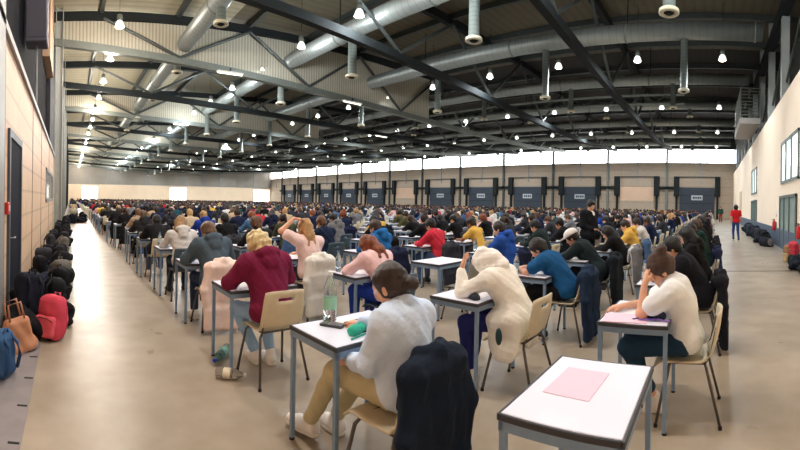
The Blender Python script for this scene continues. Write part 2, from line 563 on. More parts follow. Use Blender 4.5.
def eye_meshes(E):
    out = []
    for c, H in E:
        b = MB()
        n = 10
        V = []; F = []
        for i in range(7):
            t = PI * i / 6
            for k in range(n):
                w = 2 * PI * k / n
                V.append(c + H @ np.array([.0125 * math.sin(t) * math.cos(w), .0125 * math.cos(t), .0125 * math.sin(t) * math.sin(w)]))
        mi = []
        for i in range(6):
            for k in range(n):
                F.append((i * n + k, (i + 1) * n + k, (i + 1) * n + (k + 1) % n, i * n + (k + 1) % n)); mi.append(1 if i < 1 else 0)
        out.append(new_mesh('eye', [tuple(v) for v in V], F, [M_EYEW, M_EYED], mi))
    return out

PLACE = mat('plain_cloth', (120, 120, 120), .9)
def geo_to_meshes(G, E, eyes):
    M = {k: new_mesh(k, v[0], v[1], PLACE) for k, v in G.items()}
    if eyes:
        M['eyes'] = eye_meshes(E)
    return M

def put_person(M, loc, rz, label, skin, topm, hairm_, legm, shoem=None, group=None, top_name='top', hair_name='hair', solem=None, cat='person'):
    r = obj('person', M['body'], None, skin)
    r.location = loc; r.rotation_euler = (0, 0, rz)
    tag(r, label, cat, group)
    obj(top_name, M['top'], r, topm)
    obj(hair_name, M['hair'], r, hairm_)
    if legm is not None:
        obj('trousers', M['trousers'], r, legm)
    if shoem is not None:
        for s in 'LR':
            if 'shoe' + s in M:
                sh = obj('shoe', M['shoe' + s], r, shoem)
                obj('sole', M['sole' + s], sh, solem or M_SOLE)
    for e in M.get('eyes', ()):
        obj('eye', e, r)
    return r

# ------------------------------------------------------------------ hall dimensions (camera foot is the origin; +Y down the long aisle, +X across)
XL, XF = -.8, 55.0
YR, YE = -2.8, 103.0
CAMZ = 1.57
def kstruct(o, kind='structure'):
    o['kind'] = kind
    return o
def S_(name, mb, m, parent=None, smooth=False):
    o = mb.build(name, m, parent, smooth)
    if parent is None: o['kind'] = 'structure'
    return o

# ------------------------------------------------------------------ setting materials
def floor_mat():
    m = mat('polished_concrete', (172, 160, 144), .24, 0)
    nt = m.node_tree; b = nt.nodes['Principled BSDF']
    tc = nt.nodes.new('ShaderNodeTexCoord')
    def noise(sc, det, lo, hi, c0, c1):
        n = nt.nodes.new('ShaderNodeTexNoise'); n.inputs['Scale'].default_value = sc; n.inputs['Detail'].default_value = det
        nt.links.new(tc.outputs['Object'], n.inputs['Vector'])
        r = nt.nodes.new('ShaderNodeValToRGB')
        r.color_ramp.elements[0].position = lo; r.color_ramp.elements[1].position = hi
        r.color_ramp.elements[0].color = lin(c0) + (1,); r.color_ramp.elements[1].color = lin(c1) + (1,)
        nt.links.new(n.outputs['Fac'], r.inputs['Fac'])
        return r
    a = noise(.7, 3, .25, .8, (158, 147, 132), (186, 174, 158))
    g = noise(2.6, 3, .2, .85, (205, 200, 195), (255, 255, 255))
    mx = nt.nodes.new('ShaderNodeMixRGB'); mx.blend_type = 'MULTIPLY'; mx.inputs['Fac'].default_value = .8
    nt.links.new(a.outputs['Color'], mx.inputs['Color1']); nt.links.new(g.outputs['Color'], mx.inputs['Color2'])
    sx = nt.nodes.new('ShaderNodeSeparateXYZ'); nt.links.new(tc.outputs['Object'], sx.inputs[0])
    def line(axis, period, off, w):
        s = nt.nodes.new('ShaderNodeMath'); s.operation = 'ADD'; s.inputs[1].default_value = off
        nt.links.new(sx.outputs[axis], s.inputs[0])
        d = nt.nodes.new('ShaderNodeMath'); d.operation = 'DIVIDE'; d.inputs[1].default_value = period
        nt.links.new(s.outputs[0], d.inputs[0])
        f = nt.nodes.new('ShaderNodeMath'); f.operation = 'FRACT'; nt.links.new(d.outputs[0], f.inputs[0])
        c = nt.nodes.new('ShaderNodeMath'); c.operation = 'LESS_THAN'; c.inputs[1].default_value = w / period
        nt.links.new(f.outputs[0], c.inputs[0])
        return c
    j = line('X', 20.2, 50.5, .17)
    m2 = nt.nodes.new('ShaderNodeMixRGB'); m2.inputs['Color2'].default_value = lin((92, 78, 64)) + (1,)
    nt.links.new(j.outputs[0], m2.inputs['Fac']); nt.links.new(mx.outputs['Color'], m2.inputs['Color1'])
    nt.links.new(m2.outputs['Color'], b.inputs['Base Color'])
    rr = noise(1.6, 3, .25, .8, (140, 140, 140), (172, 172, 172))
    b.inputs['Specular IOR Level'].default_value = .15
    nt.links.new(rr.outputs['Color'], b.inputs['Roughness'])
    return m
M_FLOOR = floor_mat()
M_STRIP = mat('grey_strip', (128, 122, 124), .6, 0, .1, 6)
M_WOOD = wave_mat('panel_boards', (236, 200, 166), 'Z', .42, .72, .55, bump=.3, var=.08, width=.03)
M_SEAM = mat('panel_seam', (120, 104, 92), .6)
M_TRIMG = mat('grey_trim', (150, 150, 150), .5, .2)
M_NAVY = mat('navy_cladding', (5, 6, 15), .9, 0, .2, 2, spec=.1)
M_FARL = mat('slate_cladding', (52, 54, 60), .8, 0, .2, .5, spec=.2)
M_NAVYD = mat('navy_door', (8, 13, 30), .8, spec=.1)
M_CREAM = mat('cream_wall', (250, 226, 196), .8, 0, .03, .6)
M_CREAMR = mat('cream_plaster', (250, 230, 206), .8, 0, .03, .8)
M_BEIGE = wave_mat('beige_panels', (176, 158, 138), 'Z', 1.1, .8, .7, bump=.2, var=.08, width=.03)
M_PINKB = mat('pink_beige_door', (205, 172, 146), .7, 0, .04, 1)
M_HAZE = mat('upper_wall_grey', (158, 152, 142), .8, 0, .12, .35)
M_DOCK = mat('dock_door_blue', (40, 50, 62), .5, 0, .08, 2)
M_DARK = mat('dark_steel', (25, 30, 31), .8, .1, .1, 3, spec=.3)
M_TRUSS = mat('truss_grey', (66, 72, 70), .5, .3, .1, 3)
M_TRUSSL = mat('truss_light', (112, 118, 112), .5, .3, .1, 3)
M_RIB = wave_mat('ribbed_sheet', (190, 184, 165), 'X', .18, .5, .6, .1, .7, .06, .5)
M_DECK_LIT = wave_mat('deck_painted_lit', (176, 168, 142), 'Y', .5, .75, .7, .0, .3, .08, .5)  # one roof deck in lit, half-lit and shaded tones; light falloff painted in
M_DECK_HALFLIT = wave_mat('deck_painted_half_lit', (98, 90, 70), 'Y', .5, .75, .7, .0, .3, .08, .5)
M_DECK_SHADED = wave_mat('deck_painted_shade', (36, 32, 26), 'Y', .5, .75, .8, .0, .3, .08, .5)
M_DUCT = wave_mat('duct_galvanised', (150, 156, 152), 'Y', .35, .82, .42, .55, .2, .05, .12)
M_PIPE = wave_mat('drop_pipe_galvanised', (140, 148, 142), 'Z', .16, .7, .45, .4, .3, .05, .2)
M_FLANGE = mat('diffuser_cream', (196, 190, 165), .5)
M_WIN = mat('daylight_pane', (255, 255, 255), .3, emit=5.5)
M_WIN2 = mat('daylight_doorway', (255, 252, 244), .3, emit=2.6)
M_GLASS = mat('green_glass', (150, 172, 168), .08, 0, .05, 2)
M_GFRAME = mat('green_grey_frame', (104, 116, 112), .45, .2)
M_WAIN = mat('wainscot_blue', (84, 98, 118), .6, 0, .08, 3)
M_WHITE = mat('white_plate', (225, 225, 220), .6)
M_POST = mat('pale_post', (168, 172, 168), .45, .2, .05, 3)
M_RED = mat('red_enamel', (190, 38, 40), .4)

# ------------------------------------------------------------------ floor, walls, roof
S_('floor', MB().box((XL - 1.2, YR - 3, -.15), (XF + .4, YE + .4, 0)), M_FLOOR)
st = S_('trim_1', MB().box((XL, YR, .0), (-.29, 9.0, .004)), M_STRIP)
for i in range(7):
    y = 1.6 + .47 * i
    MB().box((-.375, y, .003), (-.30, y + .022, .006)).build('drain_slot', M_DARK, st)
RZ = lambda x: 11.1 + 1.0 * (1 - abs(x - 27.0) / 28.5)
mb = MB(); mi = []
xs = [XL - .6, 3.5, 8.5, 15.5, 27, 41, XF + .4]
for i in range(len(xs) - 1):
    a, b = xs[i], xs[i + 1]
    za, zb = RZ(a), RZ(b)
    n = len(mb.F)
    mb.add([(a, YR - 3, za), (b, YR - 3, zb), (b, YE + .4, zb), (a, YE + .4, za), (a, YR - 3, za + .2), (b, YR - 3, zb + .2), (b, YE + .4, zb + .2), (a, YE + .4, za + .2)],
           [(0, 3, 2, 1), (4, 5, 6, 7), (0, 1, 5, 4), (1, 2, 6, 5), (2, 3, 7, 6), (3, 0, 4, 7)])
    mi += [[0, 0, 1, 1, 2, 2][i]] * 6  # deck strips darken away from the wood wall, falloff of light as colour
ceil = obj('ceiling', new_mesh('ceiling', mb.V, mb.F, (M_DECK_LIT, M_DECK_HALFLIT, M_DECK_SHADED), mi, smooth=False)); ceil['kind'] = 'structure'
for i, x in enumerate([1.5, 5.5, 9.6, 13.6, 17.6, 21.6, 25.6, 29.6, 33.6, 37.6, 41.6, 45.6, 49.6, 53]):
    MB().box((x - .1, YR - 2, RZ(x) - .32), (x + .1, YE, RZ(x) - .01)).build('purlin', M_TRUSS, ceil)

# wall beside the bags: wood boards below, navy cladding above
wl = S_('wall_left', MB().box((XL - .5, YR - 3, 0), (XL, 20.4, 3.5)), M_WOOD)
for y in (4.9, 8.6, 11.2, 15.2, 19.2):
    MB().box((XL - .01, y - .02, 0), (XL + .008, y + .02, 3.5)).build('panel_seam', M_SEAM, wl)
MB().box((XL - .5, YR - 3, 3.5), (XL + .05, 20.4, 3.6)).build('capping', M_TRIMG, wl)
S_('wall_left_upper', MB().box((XL - .7, YR - 3, 3.4), (XL - .42, 20.4, 11.6)), M_NAVY)
S_('wall_left_far', MB().box((XL - .6, 20.4, 0), (XL - .25, YE, 11.6)), M_FARL)
wp = S_('trim_2', MB().box((XL - .42, 17.0, 7.4), (XL - .1, 20.2, 11.0)), mat('brown_board', (176, 142, 116), .6, 0, .1, 2))
d1 = S_('door_1', MB().box((XL - .05, 5.25, 0), (XL + .02, 6.4, 2.34)), M_NAVYD)
f = MB(); f.box((XL - .05, 5.15, 0), (XL + .035, 5.25, 2.44)); f.box((XL - .05, 6.4, 0), (XL + .035, 6.5, 2.44)); f.box((XL - .05, 5.25, 2.34), (XL + .035, 6.4, 2.44))
f.build('door_frame', mat('frame_dark', (70, 74, 84), .5), d1)
MB().tube([(XL + .02, 5.35, 1.02), (XL + .07, 5.35, 1.02), (XL + .07, 5.47, 1.02)], .011).build('door_handle', M_TRIMG, d1)
gp = S_('trim_3', MB().box((XL - .02, 4.2, 0), (XL + .05, 4.62, 4.2)), M_TRIMG)
w1 = S_('window_1', MB().box((XL - .05, 13.4, 1.5), (XL + .012, 18.2, 2.42)), mat('dull_pane', (96, 100, 104), .15))
f = MB()
for y in (13.3, 15.8, 18.2): f.box((XL - .05, y, 1.4), (XL + .035, y + .1, 2.52))
f.box((XL - .05, 13.3, 1.4), (XL + .035, 18.3, 1.5)); f.box((XL - .05, 13.3, 2.42), (XL + .035, 18.3, 2.52))
f.build('window_frame', M_TRIMG, w1)
al = empty('alarm_box', (XL + .001, 5.02, 1.42), 0, 'small red alarm box on the wood wall beside the navy door', 'alarm')
MB().box((0, -.07, -.075), (.05, .07, .075), .008).build('housing', M_RED, al)
MB().box((.05, -.035, -.035), (.056, .035, .035)).build('cover', M_WHITE, al)
# hanging loudspeaker and steel columns
sp = empty('hanging_speaker', (XL - .09, 10.4, 5.4), 0, 'grey box loudspeaker hanging high above the wood wall', 'loudspeaker')
MB().box((-.28, -.3, 0), (.28, .3, 2.2), .03).build('cabinet', mat('speaker_grey', (72, 70, 82), .6, 0, .06, 3), sp)
MB().box((-.25, -.315, .1), (.25, -.3, 2.1), .01).build('grille', mat('grille_grey', (62, 61, 72), .8, 0, .1, 60), sp)
MB().tube([(0, 0, 2.2), (0, 0, RZ(XL) - 5.5)], .03).build('suspension_rod', M_DARK, sp)
MB().tube([(.0, -.0, 0), (.0, 0, -2.0)], .025).build('cable_conduit', M_TRIMG, sp)
for i in range(11):
    y = 20.9 + 7.6 * i
    c = MB(); c.box((XL - .02, y - .17, 0), (XL + .02, y + .17, RZ(XL))); c.box((XL + .33, y - .17, 0), (XL + .37, y + .17, RZ(XL))); c.box((XL + .02, y - .02, 0), (XL + .33, y + .02, RZ(XL)))
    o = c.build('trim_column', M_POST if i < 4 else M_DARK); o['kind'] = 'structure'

# end wall with bright doorways
we = S_('wall_end', MB().box((XL - .6, YE, 0), (XF + .4, YE + .4, 4.9)), M_CREAM)
S_('wall_end_upper', MB().box((XL - .6, YE + .02, 4.9), (XF + .4, YE + .42, 12.2)), M_HAZE)
S_('trim_4', MB().box((XL - .6, YE - .05, 4.85), (XF + .4, YE + .01, 4.98)), M_TRIMG)
for i in range(11):
    x = 4.5 + 5.0 * i
    c = MB().box((x - .15, YE - .12, 4.98), (x + .15, YE + .02, 9.2)); c.build('trim_post', M_TRIMG)['kind'] = 'structure'
for i, (x0, x1) in enumerate(((3.0, 7.0), (25.6, 30.2), (49.5, 54.5))):
    d = S_('door_%d' % (i + 2), MB().box((x0, YE - .03, 0), (x1, YE + .05, 4.4)), M_WIN2)
    f = MB(); f.box((x0 - .15, YE - .06, 0), (x0, YE + .05, 4.55)); f.box((x1, YE - .06, 0), (x1 + .15, YE + .05, 4.55)); f.box((x0, YE - .06, 4.4), (x1, YE + .05, 4.55)); f.box(((x0 + x1) / 2 - .04, YE - .05, 0), ((x0 + x1) / 2 + .04, YE + .05, 4.4))
    f.build('door_frame', M_TRIMG, d)

# long wall with dock doors and the window band
wf = S_('wall_far', MB().box((XF, YR - .4, 0), (XF + .4, YE + .4, 7.55)), M_BEIGE)
S_('wall_far_upper', MB().box((XF, YR - .4, 9.5), (XF + .4, YE + .4, 12.2)), M_TRUSS)
ys = [YR, 6.2] + [6.2 + 8.2 * i for i in range(1, 12)] + [YE]
n = 2
for i in range(len(ys) - 1):
    a, b = ys[i], ys[i + 1]
    w = S_('window_%d' % n, MB().box((XF + .12, a, 7.55), (XF + .2, b, 9.5)), M_WIN); n += 1
    m = (a + b) / 2
    f = MB(); f.box((XF + .02, m - .06, 7.55), (XF + .2, m + .06, 9.5)); f.box((XF, a, 7.48), (XF + .25, b, 7.6)); f.box((XF, a, 9.42), (XF + .25, b, 9.55))
    f.build('window_frame', M_POST, w)
    if i:
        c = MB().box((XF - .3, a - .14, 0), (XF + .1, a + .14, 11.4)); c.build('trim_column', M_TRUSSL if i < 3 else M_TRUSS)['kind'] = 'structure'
    c = MB().box((XF - .12, m - .1, 5.0), (XF + .02, m + .1, 7.5)); c.build('trim_post', M_TRIMG)['kind'] = 'structure'
k = 5
for i in range(12):
    y = 2.1 + 8.2 * i
    beige = i in (1, 6)
    d = S_('door_%d' % k, MB().box((XF - .12, y - 2.35, 0), (XF + .02, y + 2.35, 4.26), .03), M_PINKB if beige else M_DOCK); k += 1
    if beige:
        MB().box((XF - .14, y - 2.35, 0), (XF - .11, y + 2.35, 2.4)).build('lower_section', M_BEIGE, d)
    else:
        for z in (1.06, 2.12, 3.18):
            MB().box((XF - .135, y - 2.3, z - .02), (XF - .115, y + 2.3, z + .02)).build('section_joint', M_DARK, d)
        pl = MB().box((XF - .16, y - .75, 2.55), (XF - .13, y + .75, 3.2), .01).build('sign_plate', mat('sign_grey', (176, 182, 184), .6), d)
        t = MB()
        for q, wdt in ((-.5, .2), (-.2, .26), (.12, .2), (.42, .26)):
            t.box((XF - .168, y + q - wdt / 2, 2.74), (XF - .158, y + q + wdt / 2, 3.02), .004)
        t.build('sign_lettering', M_DOCK, pl)
    for s in (-1, 1):
        g = MB().box((XF - .55, y + s * 2.75 - .36, 3.05), (XF - .02, y + s * 2.75 + .36, 5.7), .03).build('guide_tower', M_DARK, d)
        MB().box((XF - .3, y + s * 2.75 - .14, 0), (XF - .02, y + s * 2.75 + .14, 3.05)).build('guide_rail', M_DARK, d)
    MB().box((XF - .2, y - 2.4, 5.62), (XF - .1, y + 2.4, 5.72)).build('head_rail', M_TRUSS, d)
    MB().box((XF - .3, y + 3.1, 3.95), (XF - .1, y + 5.1, 4.35)).build('buffer_beam', M_DARK, d)

# wall behind the wide aisle: plaster block with two storeys of glazing, gallery above
wr = S_('wall_right', MB().box((XL - .6, YR - .3, 0), (XF, YR, 6.15)), M_CREAMR)
S_('wall_right_upper', MB().box((XL - .6, YR - 2.6, 6.15), (XF, YR - 2.3, 12.2)), mat('gallery_wall', (120, 122, 118), .7, 0, .1, .5))
S_('floor_gallery', MB().box((XL - .6, YR - 2.6, 5.9), (XF, YR - .3, 6.15)), M_TRIMG)
S_('baseboard_right', MB().box((9.0, YR, 0), (52, YR + .06, .74)), M_WAIN)
for i, (x0, x1, z0, z1, kind) in enumerate(((13.3, 16.6, 0, 2.08, 'd'), (12.9, 16.3, 2.55, 4.2, 'w'), (25.6, 28.9, 0, 2.1, 'd'), (25.6, 28.9, 2.5, 4.2, 'w'), (39, 42, .9, 3.2, 'p'))):
    nm = 'door_%d' % (k + i) if kind == 'd' else 'window_%d' % (n + i)
    pm = {'d': M_GLASS, 'w': mat('bright_pane', (225, 235, 232), .1, emit=.9), 'p': mat('beige_panel', (208, 186, 156), .7)}[kind]
    w = S_(nm, MB().box((x0, YR - .02, z0), (x1, YR + .03, z1)), pm)
    if kind == 'p': continue
    f = MB(); t = .1
    for x in (x0, x0 + (x1 - x0) * .36, x0 + (x1 - x0) * .68, x1 - t): f.box((x, YR, z0), (x + t, YR + .08, z1))
    f.box((x0, YR, z1 - t), (x1, YR + .08, z1))
    if z0 > 0: f.box((x0, YR, z0), (x1, YR + .08, z0 + t))
    f.build('door_frame' if kind == 'd' else 'window_frame', M_GFRAME, w)
for i in range(11):
    x = 9.6 + 4.25 * i
    c = MB().box((x - .17, YR - .55, 6.15), (x + .17, YR - .2, RZ(x))); c.build('trim_post', M_POST)['kind'] = 'structure'
    MB().tube([(x + .17, YR - .4, 9.2), (x + 3.9, YR - .4, 7.2)], .06).build('gallery_brace', M_TRUSS)['kind'] = 'structure'
tube = MB().box((XL, YR - .5, 10.2), (XF, YR - .1, 10.75)); tube.build('trim_5', M_DARK)['kind'] = 'structure'
bal = empty('balcony', (27.0, YR, 6.6), 0, 'small grey balcony with railing jutting out above the cream wall', 'balcony')
MB().box((-2.8, 0.0, 0), (2.8, 1.25, .36), .02).build('platform', mat('balcony_grey', (160, 154, 148), .7), bal)
rl = MB()
for q in range(9):
    z = .55 + .2 * q
    rl.tube([(-2.75, .02, z), (-2.75, 1.2, z), (2.75, 1.2, z), (2.75, .02, z)], .022, 6)
rl.build('railing', M_TRUSSL, bal)
for x, y in ((-2.75, 1.2), (2.75, 1.2), (-.9, 1.2), (.9, 1.2), (-2.75, .05), (2.75, .05)):
    MB().tube([(x, y, .3), (x, y, 2.2)], .035, 6).build('post', M_TRUSSL, bal)

# ------------------------------------------------------------------ roof trusses
LZ = lambda x: 9.45 - 1.4 * max(0.0, 1 - ((x - 27.2) / 28.5) ** 2) ** .9
UZ = lambda x: RZ(x) - .42
ORD = ['first', 'second', 'third', 'fourth', 'fifth', 'sixth', 'seventh', 'eighth', 'ninth', 'tenth', 'eleventh', 'twelfth', 'thirteenth', 'fourteenth', 'fifteenth', 'sixteenth', 'seventeenth', 'eighteenth', 'nineteenth', 'twentieth']
TENS = {2: 'twenty', 3: 'thirty', 4: 'forty', 5: 'fifty', 6: 'sixty', 7: 'seventy'}
def ordw(i):
    if i <= 20: return ORD[i - 1]
    t, u = divmod(i, 10)
    return TENS[t] + '-' + ORD[u - 1] if u else TENS[t][:-1] + 'ieth'
def truss_parts(panel):
    P = []
    N = 14
    seg = [XL - .2 + (XF - XL + .2) * i / N for i in range(N + 1)]
    u = MB(); l = MB()
    for i in range(N):
        a, b = seg[i], seg[i + 1]
        u.beam((a, 0, UZ(a)), (b, 0, UZ(b)), .3, .42)
        l.beam((a, 0, LZ(a)), (b, 0, LZ(b)), .34, .36)
    P.append(('upper_chord', u.mesh('upper_chord', M_DARK), None)); P.append(('lower_chord', l.mesh('lower_chord', M_TRUSSL if panel else M_DARK), None))
    for i in range(7):
        x = 5.6 + 8 * i
        if x > 54: break
        for s in (-1, 1):
            xx = min(max(x + s * 4.0, XL), XF)
            P.append(('web_member', MB().tube([(x, -.12, LZ(x) + .15), (xx, -.12, UZ(xx) - .15)], .085, 8).mesh('web_member', M_TRUSS), None))
    if panel:
        V = []; F = []
        q = [XL + (25 - XL) * i / 16 for i in range(17)]
        mb = MB()
        for i in range(16):
            a, b = q[i], q[i + 1]
            mb.add([(a, .05, LZ(a)), (b, .05, LZ(b)), (b, .05, UZ(b)), (a, .05, UZ(a)), (a, .11, LZ(a)), (b, .11, LZ(b)), (b, .11, UZ(b)), (a, .11, UZ(a))], [(0, 1, 2, 3), (7, 6, 5, 4), (0, 4, 5, 1), (3, 2, 6, 7), (0, 3, 7, 4), (1, 5, 6, 2)])
        P.append(('ribbed_panel', mb.mesh('ribbed_panel', M_RIB), None))
    return P
TP = {False: truss_parts(False), True: truss_parts(True)}
for i in range(13):
    y = 5.7 + 7.6 * i
    pan = i >= 2 and i % 2 == 0
    t = empty('roof_truss', (0, y, 0), 0, ('%s roof truss from the empty front desk, spanning the hall, with pale ribbed sheeting' if pan else '%s roof truss from the empty front desk, dark open steel spanning the hall') % ordw(i + 1), 'roof truss', 'roof trusses')
    for nme, me, _ in TP[pan]:
        obj(nme, me, t)
# long lattice cable tray
tr = empty('cable_tray', (27.6, 0, 8.55), 0, 'long lattice cable tray hung lengthwise under the middle of the roof', 'cable tray')
for dz in (0, .62):
    MB().box((-.12, 2, dz), (.12, YE - 1, dz + .09)).build('tray_rail', M_TRUSSL, tr)
lt = MB()
for i in range(60):
    y = 2.5 + 1.65 * i
    lt.beam((0, y, .06), (0, y + .8, .64), .05, .05); lt.beam((0, y + .8, .64), (0, y + 1.6, .06), .05, .05)
lt.build('lattice_bars', M_TRUSS, tr)
for i in range(13):
    MB().tube([(0, 5.7 + 7.6 * i, .6), (0, 5.7 + 7.6 * i, 2.6)], .03, 6).build('hanger_rod', M_DARK, tr)

# ------------------------------------------------------------------ air ducts with drop pipes
pipe = {}
def drop_pipe(L, r):
    if (L, r) in pipe: return pipe[L, r]
    m = MB().lathe([(r, 0), (r, -L + .14), (r * 1.02, -L + .14)], 18).mesh('drop_pipe', M_PIPE, True)
    d = MB().lathe([(r * 1.0, -L + .17), (r * 1.55, -L + .12), (r * 1.6, -L + .02), (r * 1.45, -L), (r * .9, -L + .01), (r * .85, -L + .06), (.02, -L + .06)], 20).mesh('diffuser', M_FLANGE, True)
    e = MB().lathe([(r * .8, -L + .03), (r * .5, -L - .015), (.02, -L - .015)], 16).mesh('nozzle', M_DARK, True)
    pipe[L, r] = (m, d, e)
    return pipe[L, r]
DUCTX = [5.9, 12.3, 18.8, 25.9, 32.5, 39.1, 45.7, 51.6]
for i, x in enumerate(DUCTX):
    r = .42 if i < 3 else .36
    z = 9.75
    d = empty('air_duct', (x, 0, z), 0, '%s big round air duct from the wood panelled wall, running the length of the hall' % ordw(i + 1), 'air duct', 'round air ducts')
    q = MB().tube([(0, YR + .6, 0), (0, YE - .5, 0)], r, 24)
    q.build('duct_pipe', M_DUCT, d, True)
    fl = [YR + .9 + 6.0 * j for j in range(17)]
    for y in fl[1::2]: MB().tube([(0, y, r), (0, y, RZ(x) - z)], .025, 6).build('hanger_rod', M_DARK, d)
    for y in fl:
        MB().tube([(0, y, 0), (0, y + .07, 0)], r + .035, 24).build('joint_band', M_TRUSSL, d, True)
    off = (1.9, 1.4, 1.4, 2.6)[i % 4]
    L = (1.1, 2.3, 2.85, 1.9, 1.0, 1.0, 1.0, 1.0)[i]
    for j in range(15):
        y = off + 6.85 * j
        if y > YE - 4: break
        ms = drop_pipe(L, .2 if i < 2 else .17)
        a = obj('drop_pipe', ms[0], d, None, (0, y, 0))
        b = obj('diffuser', ms[1], a); obj('nozzle', ms[2], b)

# ------------------------------------------------------------------ lamps
lamp_mats = [mat('lamp_glow_warm', (255, 214, 190), .4, emit=14), mat('lamp_glow_white', (236, 250, 244), .4, emit=10)]
mc = MB().tube([(0, 0, .42), (0, 0, 2.15)], .012, 6).mesh('cord', M_DARK)
mh = MB().lathe([(.05, .46), (.11, .44), (.13, .3), (.12, .2), (.07, .16)], 14).mesh('housing', M_TRUSSL, True)
ms_ = MB().lathe([(.09, .2), (.15, .12), (.20, -.02), (.205, -.08), (.185, -.09), (.13, .1)], 18).mesh('shade', mat('lamp_glass', (225, 228, 220), .2, emit=1.2), True)
mg = [MB().lathe([(.03, .12), (.11, .05), (.16, -.05), (.12, -.12), (.03, -.15)], 14).mesh('bulb', m, True) for m in lamp_mats]
LAMPX = [2.05, 10.5, 20.4, 30.4, 40.4, 50.0]
for i, x in enumerate(LAMPX):
    for j in range(24):
        y = -.4 + 4.3 * j + (.9 if i == 0 else 0)
        if i == 0 and j == 0: y = 1.5
        z = 9.05
        warm = (i < 2 and j < 7) or (i == 2 and j < 3)
        t = empty('pendant_lamp', (x, y, z), 0, '%s bell lamp, %s lamp row from the wood panelled wall' % (ordw(j + 1) + ' lit', ordw(i + 1)), 'lamp', 'hanging bell lamps')
        obj('cord', mc, t, None, (0, 0, RZ(x) - z - 2.15)); obj('housing', mh, t); obj('shade', ms_, t); obj('bulb', mg[0 if warm else 1], t)
        L = bpy.data.lights.new('lamp_light', 'POINT' if i < 2 else 'SPOT')
        L.energy = (600, 430, 640)[min(i, 2)]; L.shadow_soft_size = .25
        if i > 1: L.spot_size = math.radians(166); L.spot_blend = .6
        L.color = (1.0, .9, .8) if i == 0 else (.87, .945, 1.0)
        lo = bpy.data.objects.new('lamp_light', L); COL.objects.link(lo); lo.location = (x, y, z - .2)
for i, (x, y) in enumerate(((8.3, 20.4), (16.7, 20.4), (26.5, 28.0), (9.8, 35.6))):
    t = empty('tube_light', (x, y, LZ(x) + .0), 0, '%s linear tube light clipped along a truss lower chord' % ordw(i + 1), 'tube light', 'tube lights')
    MB().box((-.75, -.12, -.28), (.75, .12, -.2), .01).build('fitting', M_WHITE, t); MB().box((-.03, -.05, -.2), (.03, .05, .0)).build('mounting_bracket', M_DARK, t)
    MB().tube([(-.7, 0, -.31), (.7, 0, -.31)], .035).build('tube', mat('tube_glow', (255, 250, 225), .4, emit=2.0), t)
# ------------------------------------------------------------------ desk and chair
DW, DD = .70, .51
def desk_parts():
    P = []
    P.append(('tabletop', MB().box((-DW / 2 + .013, -DD / 2 + .013, .724), (DW / 2 - .013, DD / 2 - .013, .751), .003).mesh('tabletop', M_DESKTOP)))
    e = MB()
    for lo, hi in (((-DW / 2, -DD / 2, .722), (DW / 2, -DD / 2 + .013, .750)), ((-DW / 2, DD / 2 - .013, .722), (DW / 2, DD / 2, .750)),
                   ((-DW / 2, -DD / 2 + .013, .722), (-DW / 2 + .013, DD / 2 - .013, .750)), ((DW / 2 - .013, -DD / 2 + .013, .722), (DW / 2, DD / 2 - .013, .750))):
        e.box(lo, hi, .003)
    P.append(('edge_band', e.mesh('edge_band', M_EDGE)))
    f = MB()
    a, b = DW / 2 - .006, DD / 2 - .006
    f.box((-a, -b, .682), (a, -b + .022, .722)); f.box((-a, b - .022, .682), (a, b, .722)); f.box((-a, -b, .682), (-a + .022, b, .722)); f.box((a - .022, -b, .682), (a, b, .722))
    P.append(('frame', f.mesh('frame', M_STEEL)))
    P.append(('frame_bolt', MB().lathe([(.008, 0), (.008, .006), (.002, .008)], 10).mesh('frame_bolt', M_EDGE)))
    l = MB().box((-.0145, -.0145, .012), (.0145, .0145, .722), .003).mesh('leg', M_STEEL)
    g = MB().lathe([(.018, 0), (.018, .014), (.012, .018)], 10).mesh('leg_glide', M_RUB)
    return P, l, g
DP, DLEG, DGL = desk_parts()
def make_desk(loc, label, rz=0.0):
    t = empty('desk', loc, rz, label, 'desk', 'exam desks')
    for n, me in DP:
        if n == 'frame_bolt':
            o = obj(n, me, t, None, (.02, -DD / 2 + .008, .70)); o.rotation_euler = (PI / 2, 0, 0)
        else:
            obj(n, me, t)
    for sx in (-1, 1):
        for sy in (-1, 1):
            o = obj('leg', DLEG, t, None, (sx * (DW / 2 - .022), sy * (DD / 2 - .022), 0)); obj('leg_glide', DGL, o)
    return t
_d = MB()
_d.box((-DW / 2, -DD / 2, .722), (DW / 2, DD / 2, .75))
_n = len(_d.F)
_d.box((-.34, -.25, .682), (.34, .25, .72))
for sx in (-1, 1):
    for sy in (-1, 1): _d.box((sx * .328 - .0145, sy * .233 - .0145, 0), (sx * .328 + .0145, sy * .233 + .0145, .69))
DESK_LOD = new_mesh('desk', _d.V, _d.F, (M_DESKTOP, M_STEEL), [0] * _n + [1] * (len(_d.F) - _n), smooth=False)

